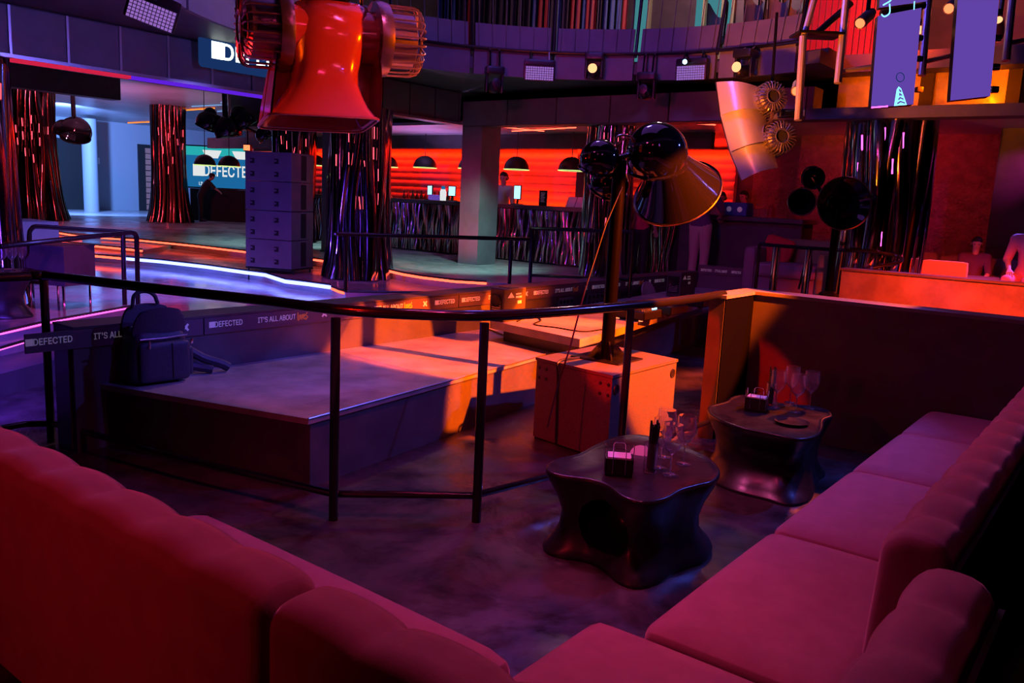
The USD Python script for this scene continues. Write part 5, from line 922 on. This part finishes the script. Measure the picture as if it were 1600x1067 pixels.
r3.part('post', tube([cp, (cp[0], cp[1], 0)], .05, 14), 'chrome'); r3.part('post', tube([cp2, (cp2[0], cp2[1], 0)], .045, 14), 'chrome')
for q, px in ((.0, 1270), (.08, 1256)): r3.part('cable', tube(bez([cp2+UZ*-.02, cp2+np.array([.05-q, 0, -.2]), cp2+np.array([.02-q*1.2, 0, -.5])], 12), .014, 6), 'black')
sm_c = deep(1528, 412, 10.9); smk = Thing('smoke_puff', 'bluish puff of smoke drifting above the far partition', 'smoke', sm_c, kind='stuff'); sb_ = trimesh.creation.icosphere(3, 1.0); sb_.apply_scale([.62, .42, .30])
M['smoke'] = usdkit.material(stage, '/World/Looks/smoke', {'c': ('geometry', {}), 'n': ('noise_texture', dict(scale=3.2, detail=3.0)), 'r': ('map_range', dict(from_min=.46, from_max=.72, to_min=0.0, to_max=2.6, clamp=True)), 'v': ('principled_volume', dict(color=(.8, .8, .85), anisotropy=.2))}, [('c.position', 'n.vector'), ('n.fac', 'r.value'), ('r.result', 'v.density')], volume='v.volume')
smk.part('puff', sb_, 'smoke', local=True, smooth=True)
# ================================================================ UPPER BALCONY
rc = random.Random(21); x = 640; k = 0
cm = ['curtain_dark', 'curtain_blue', 'curtain_red', 'curtain_dark', 'curtain_red', 'curtain_blue', 'curtain_dark']
ct = Thing('strip_curtain', 'curtain of hanging red, blue and dark strips on the upper balcony', 'curtain', on_y(800, 20, 12.7)*[1, 1, 0]+UZ*3.56)
while x < 980:
    p = on_y(x, 20, 12.7); w = rc.uniform(5, 9); p_ = on_y(x+w, 20, 12.7); mm = cm[rc.randrange(7)]
    u = np.linspace(p[0], p_[0], 4); P = np.array([[[a, 12.7+.03*math.sin(i*2.1+k)+.012, z] for z in (3.57, 4.5, 5.6)] for i, a in enumerate(u)]); Q = P+np.array([0, .012, 0]); m = grid(np.concatenate([P, Q[::-1]]), wrap_u=True); m.fix_normals(); ct.part('strip', m, mm, smooth=True); x += w+rc.uniform(1, 4); k += 1
ct2 = Thing('strip_curtain', 'curtain of strips glowing orange red at the right of the upper balcony', 'curtain', on_y(1300, 20, 11.2)*[1, 1, 0]+UZ*3.56)
x = 1262
while x < 1372:
    p, p_ = on_y(x, 20, 11.2), on_y(x+8, 20, 11.2); ct2.part('strip', bx(p[0], p_[0], 11.2, 11.22, 3.57, 5.6), 'curtain_red', smooth=False); x += 9.5
for k, (a, b) in enumerate(((992, 1012), (1087, 1098), (1105, 1127), (1135, 1143))):
    p, p_ = on_y(a, 20, 12.95), on_y(b, 20, 12.95); w = struct(f'window_{k+1}', bx(p[0], p_[0], 12.95, 13.0, 3.6, 5.6), 'window', smooth=False, label='narrow teal lit panel on the upper balcony'); sub(w, 'frame', bx(p_[0], p_[0]+.05, 12.93, 13.0, 3.6, 5.6), 'curtain_lime', smooth=False)
ch0 = None
for x, y, lb in ((1178, 24, 'upper balcony chair with rounded back, left of four'), (1200, 22, 'upper balcony chair with rounded back, second of four from left'), (1217, 9, 'upper balcony chair with rounded back, third of four from left'), (1239, 8, 'upper balcony chair with rounded back, rightmost of four'), (1120, 22, 'upper balcony chair behind the teal lit panels')):
    yy = 11.2 if x in (1200, 1239, 1120) else 10.75; p = on_y(x, y, yy); q = (p[0], yy, 3.56)
    if ch0 is None:
        ch0 = Thing('tub_chair', lb, 'chair', q, 0, 'chairs on the upper balcony'); P = np.array([[[(.14+.01*(z > .6))*math.cos(a), (.14+.01*(z > .6))*math.sin(a), z-.18*max(0, math.cos(a+PI/2))**2*(z > .7)] for a in np.linspace(-PI, 0, 17)] for z in (.42, .6, .78, .95)]); Q = P*np.array([.88, .88, 1]); m = grid(np.concatenate([P, Q[::-1]]), wrap_u=True); m.fix_normals()
        ch0.part('backrest', turn(m, PI), 'chair', local=True, smooth=60); ch0.part('seat', move(lathe([(0, 0), (.14, 0), (.145, .04), (.13, .09), (0, .10)], 24), (0, 0, .40)), 'chair', local=True)
        for a in range(4): ch0.part('leg', tube([(.10*math.cos(a*PI/2+.8), .10*math.sin(a*PI/2+.8), .4), (.14*math.cos(a*PI/2+.8), .14*math.sin(a*PI/2+.8), 0)], .014, 6), 'black', local=True)
    else: copy(ch0, q, 0, lb)
# ================================================================ PEOPLE
def person(label, foot, face, J, cloth, H=1.72):
    """J: joints in units of body height, x to the person's left, y forward, z up; cloth: shirt, trousers, hair materials."""
    f = unit([*face, 0]); left = np.cross(UZ, f); t = Thing('person', label, 'person', foot); G = lambda q: np.array(foot)+H*(q[0]*left+q[1]*f+q[2]*UZ)
    d = dict(hipL=(.05, 0, .50), hipR=(-.05, 0, .50), kneeL=(.055, .01, .28), kneeR=(-.055, .01, .28), ankL=(.055, 0, .045), ankR=(-.055, 0, .045), toeL=(.06, .085, .015), toeR=(-.06, .085, .015), waist=(0, 0, .60), chest=(0, 0, .73), shL=(.105, 0, .80), shR=(-.105, 0, .80), elL=(.135, .02, .635), elR=(-.135, .02, .635), wrL=(.14, .10, .51), wrR=(-.14, .10, .51), neck=(0, .005, .845), head=(0, .02, .925)); d.update(J)
    S = lambda n, r: (*G(d[n]), r*H)
    bones = [[S('hipL', .052), S('kneeL', .036)], [S('hipR', .052), S('kneeR', .036)], [S('kneeL', .034), S('ankL', .022)], [S('kneeR', .034), S('ankR', .022)], [S('ankL', .022), S('toeL', .016)], [S('ankR', .022), S('toeR', .016)], [S('hipL', .055), S('hipR', .055), S('waist', .065)], [S('waist', .065), S('chest', .075)], [S('chest', .075), S('shL', .036), S('shR', .036)], [S('shL', .032), S('elL', .024)], [S('shR', .032), S('elR', .024)], [S('elL', .023), S('wrL', .016)], [S('elR', .023), S('wrR', .016)], [S('chest', .05), S('neck', .03)], [S('neck', .03), S('head', .035)]]
    h = np.array(d['head']); nk = np.array(d['neck']); up = unit(h-nk); fw = unit(np.array([0, 1, 0])-up*up[1]); lf = np.cross(fw, up)
    Q = lambda a, b, c, r: (*G(h+lf*a+fw*b+up*c), r*H)
    bones += [[Q(0, -.012, .015, .046), Q(0, .005, .02, .044), Q(0, .018, -.03, .026)], [Q(0, .042, -.005, .007), Q(0, .050, -.014, .007)], [Q(0, .040, -.032, .008), Q(0, .036, -.036, .010)], [Q(.044, -.002, -.005, .010), Q(.044, -.004, .008, .011)], [Q(-.044, -.002, -.005, .010), Q(-.044, -.004, .008, .011)]]
    for s in 'LR':
        w, e = np.array(d['wr'+s]), np.array(d['el'+s]); a = unit(w-e); b = unit(np.cross(a, [0, .3, 1.0])); c_ = np.cross(a, b); W = lambda i, j, k, r: (*G(w+a*i+b*j+c_*k), r*H)
        bones.append([W(.005, 0, 0, .014), W(.045, .014, 0, .009), W(.045, -.014, 0, .009)])
        for q, (j, L) in enumerate(((-.017, .036), (-.006, .044), (.006, .041), (.017, .032))): bones.append([W(.045, j, 0, .0055), W(.045+L*.55, j*1.1, .004, .005)]); bones.append([W(.045+L*.55, j*1.1, .004, .005), W(.045+L, j*1.1, .016, .0045)])
        bones.append([W(.012, .012, 0, .007), W(.035, .028, .012, .0055)])
    t.part('body', weld([hull(*b) for b in bones]), 'skin', smooth=40)
    sh, tw, hr = cloth
    shirt = [[S('hipL', .060), S('hipR', .060), S('waist', .073)], [S('waist', .073), S('chest', .083)], [S('chest', .083), S('shL', .044), S('shR', .044)], [S('shL', .040), S('elL', .031)], [S('shR', .040), S('elR', .031)]]
    t.part('shirt', weld([hull(*b) for b in shirt]), sh, smooth=40)
    tr_ = [[S('hipL', .060), S('kneeL', .045)], [S('hipR', .060), S('kneeR', .045)], [S('kneeL', .043), S('ankL', .034)], [S('kneeR', .043), S('ankR', .034)], [S('hipL', .062), S('hipR', .062)]]
    t.part('trousers', weld([hull(*b) for b in tr_]), tw, smooth=40)
    for s in 'LR': t.part('shoe', hull(S('ank'+s, .030), S('toe'+s, .022), (*G(np.array(d['ank'+s])+np.array([0, -.02, -.02])), .022*H)), 'black')
    t.part('hair', weld([hull(Q(0, -.020, .022, .050), Q(0, .000, .034, .046)), hull(Q(.030, -.016, .0, .030), Q(-.030, -.016, .0, .030))]), hr, smooth=40)
    for s in (-1, 1): t.part('eye', hull(Q(.018*s, .040, .008, .006)), 'black')
    return t
def feet(px, y): q = on_y(*px, y); return np.array([q[0], y, .6])
lean = dict(waist=(0, .05, .60), chest=(0, .12, .70), shL=(.10, .14, .77), shR=(-.10, .14, .77), neck=(0, .17, .80), head=(0, .21, .86), elL=(.13, .25, .66), elR=(-.13, .25, .66), wrL=(.09, .33, .60), wrR=(-.09, .33, .60))
q = on_y(612, 300, 13.1); wp = person('bartender in white shirt and dark apron bending over the bar', (q[0], 13.1, .6), (-.6, -.8), lean, ('shirtwhite', 'shirtblack', 'hair'), 1.62); 
wp.part('apron', move(rbox(.30, .05, .36, .02, 5), (q[0]-.05, 12.95, 1.52)), 'apron')
q = on_y(787, 300, 13.0); person('bartender standing behind the bar right of the square column', (q[0], 13.0, .6), (.25, -1), {}, ('shirtwhite', 'shirtblack', 'hair'), 1.62)
q = on_y(1127, 320, 12.85); person('person in pale top standing behind the right end of the bar', (q[0], 12.85, .6), (.3, -1), {}, ('shirtpink', 'shirtblack', 'hair'), 1.38)
q = on_y(1162, 325, 13.2); person('person standing behind the dark box at the right end of the bar', (q[0], 13.2, .6), (-.3, -1), {}, ('shirtpurple', 'shirtblack', 'hair'), 1.42)
q = on_y(997, 400, 11.55); person('person in red top and black trousers behind the horn stand pole', (q[0], 11.55, .6), (-.2, 1), {}, ('shirtred', 'shirtblack', 'hair'), 1.45)
q = on_y(1091, 400, 11.52); person('person in purple shirt and beige trousers with back turned at the bar', (q[0], 11.52, .6), (.1, 1), dict(elL=(.14, .10, .66), elR=(-.14, .10, .66), wrL=(.08, .20, .60), wrR=(-.08, .20, .60)), ('shirtpurple', 'trousers', 'hair'), 1.66)
q = at(314, 346, .6); person('person in black bending over the cluttered table, left of the two', (*q[:2], .6), HX[:2]+HN[:2]*-.3, lean, ('shirtblack', 'shirtblack', 'hair'), 1.55)
q = at(364, 346, .6); person('person in dark clothes leaning left over the cluttered table', (*q[:2], .6), -HX[:2]-HN[:2]*.3, lean, ('shirtblack', 'shirtblack', 'hair'), 1.68)
sit = dict(hipL=(.05, 0, .28), hipR=(-.05, 0, .28), kneeL=(.07, .22, .28), kneeR=(-.07, .22, .28), ankL=(.07, .22, .045), ankR=(-.07, .22, .045), toeL=(.07, .30, .015), toeR=(-.07, .30, .015), waist=(0, -.01, .38), chest=(0, -.01, .51), shL=(.105, 0, .58), shR=(-.105, 0, .58), elL=(.13, .06, .43), elR=(-.13, .06, .43), wrL=(.08, .17, .36), wrR=(-.08, .17, .36), neck=(0, .005, .625), head=(0, .02, .705))
q = on_y(1600, 410, 11.75); person('person in pink top seated at the right edge beyond the far partition', (q[0]+.05, 11.75, .58), (-.15, -1), sit, ('shirtpink', 'shirtpink', 'hair'), 1.6)
q = on_y(1527, 410, 11.85); person('person in violet light seated on the far terrace sofa', (q[0]-.05, 11.95, .50), (.2, -1), sit, ('shirtpurple', 'shirtpurple', 'hair'), 1.3)
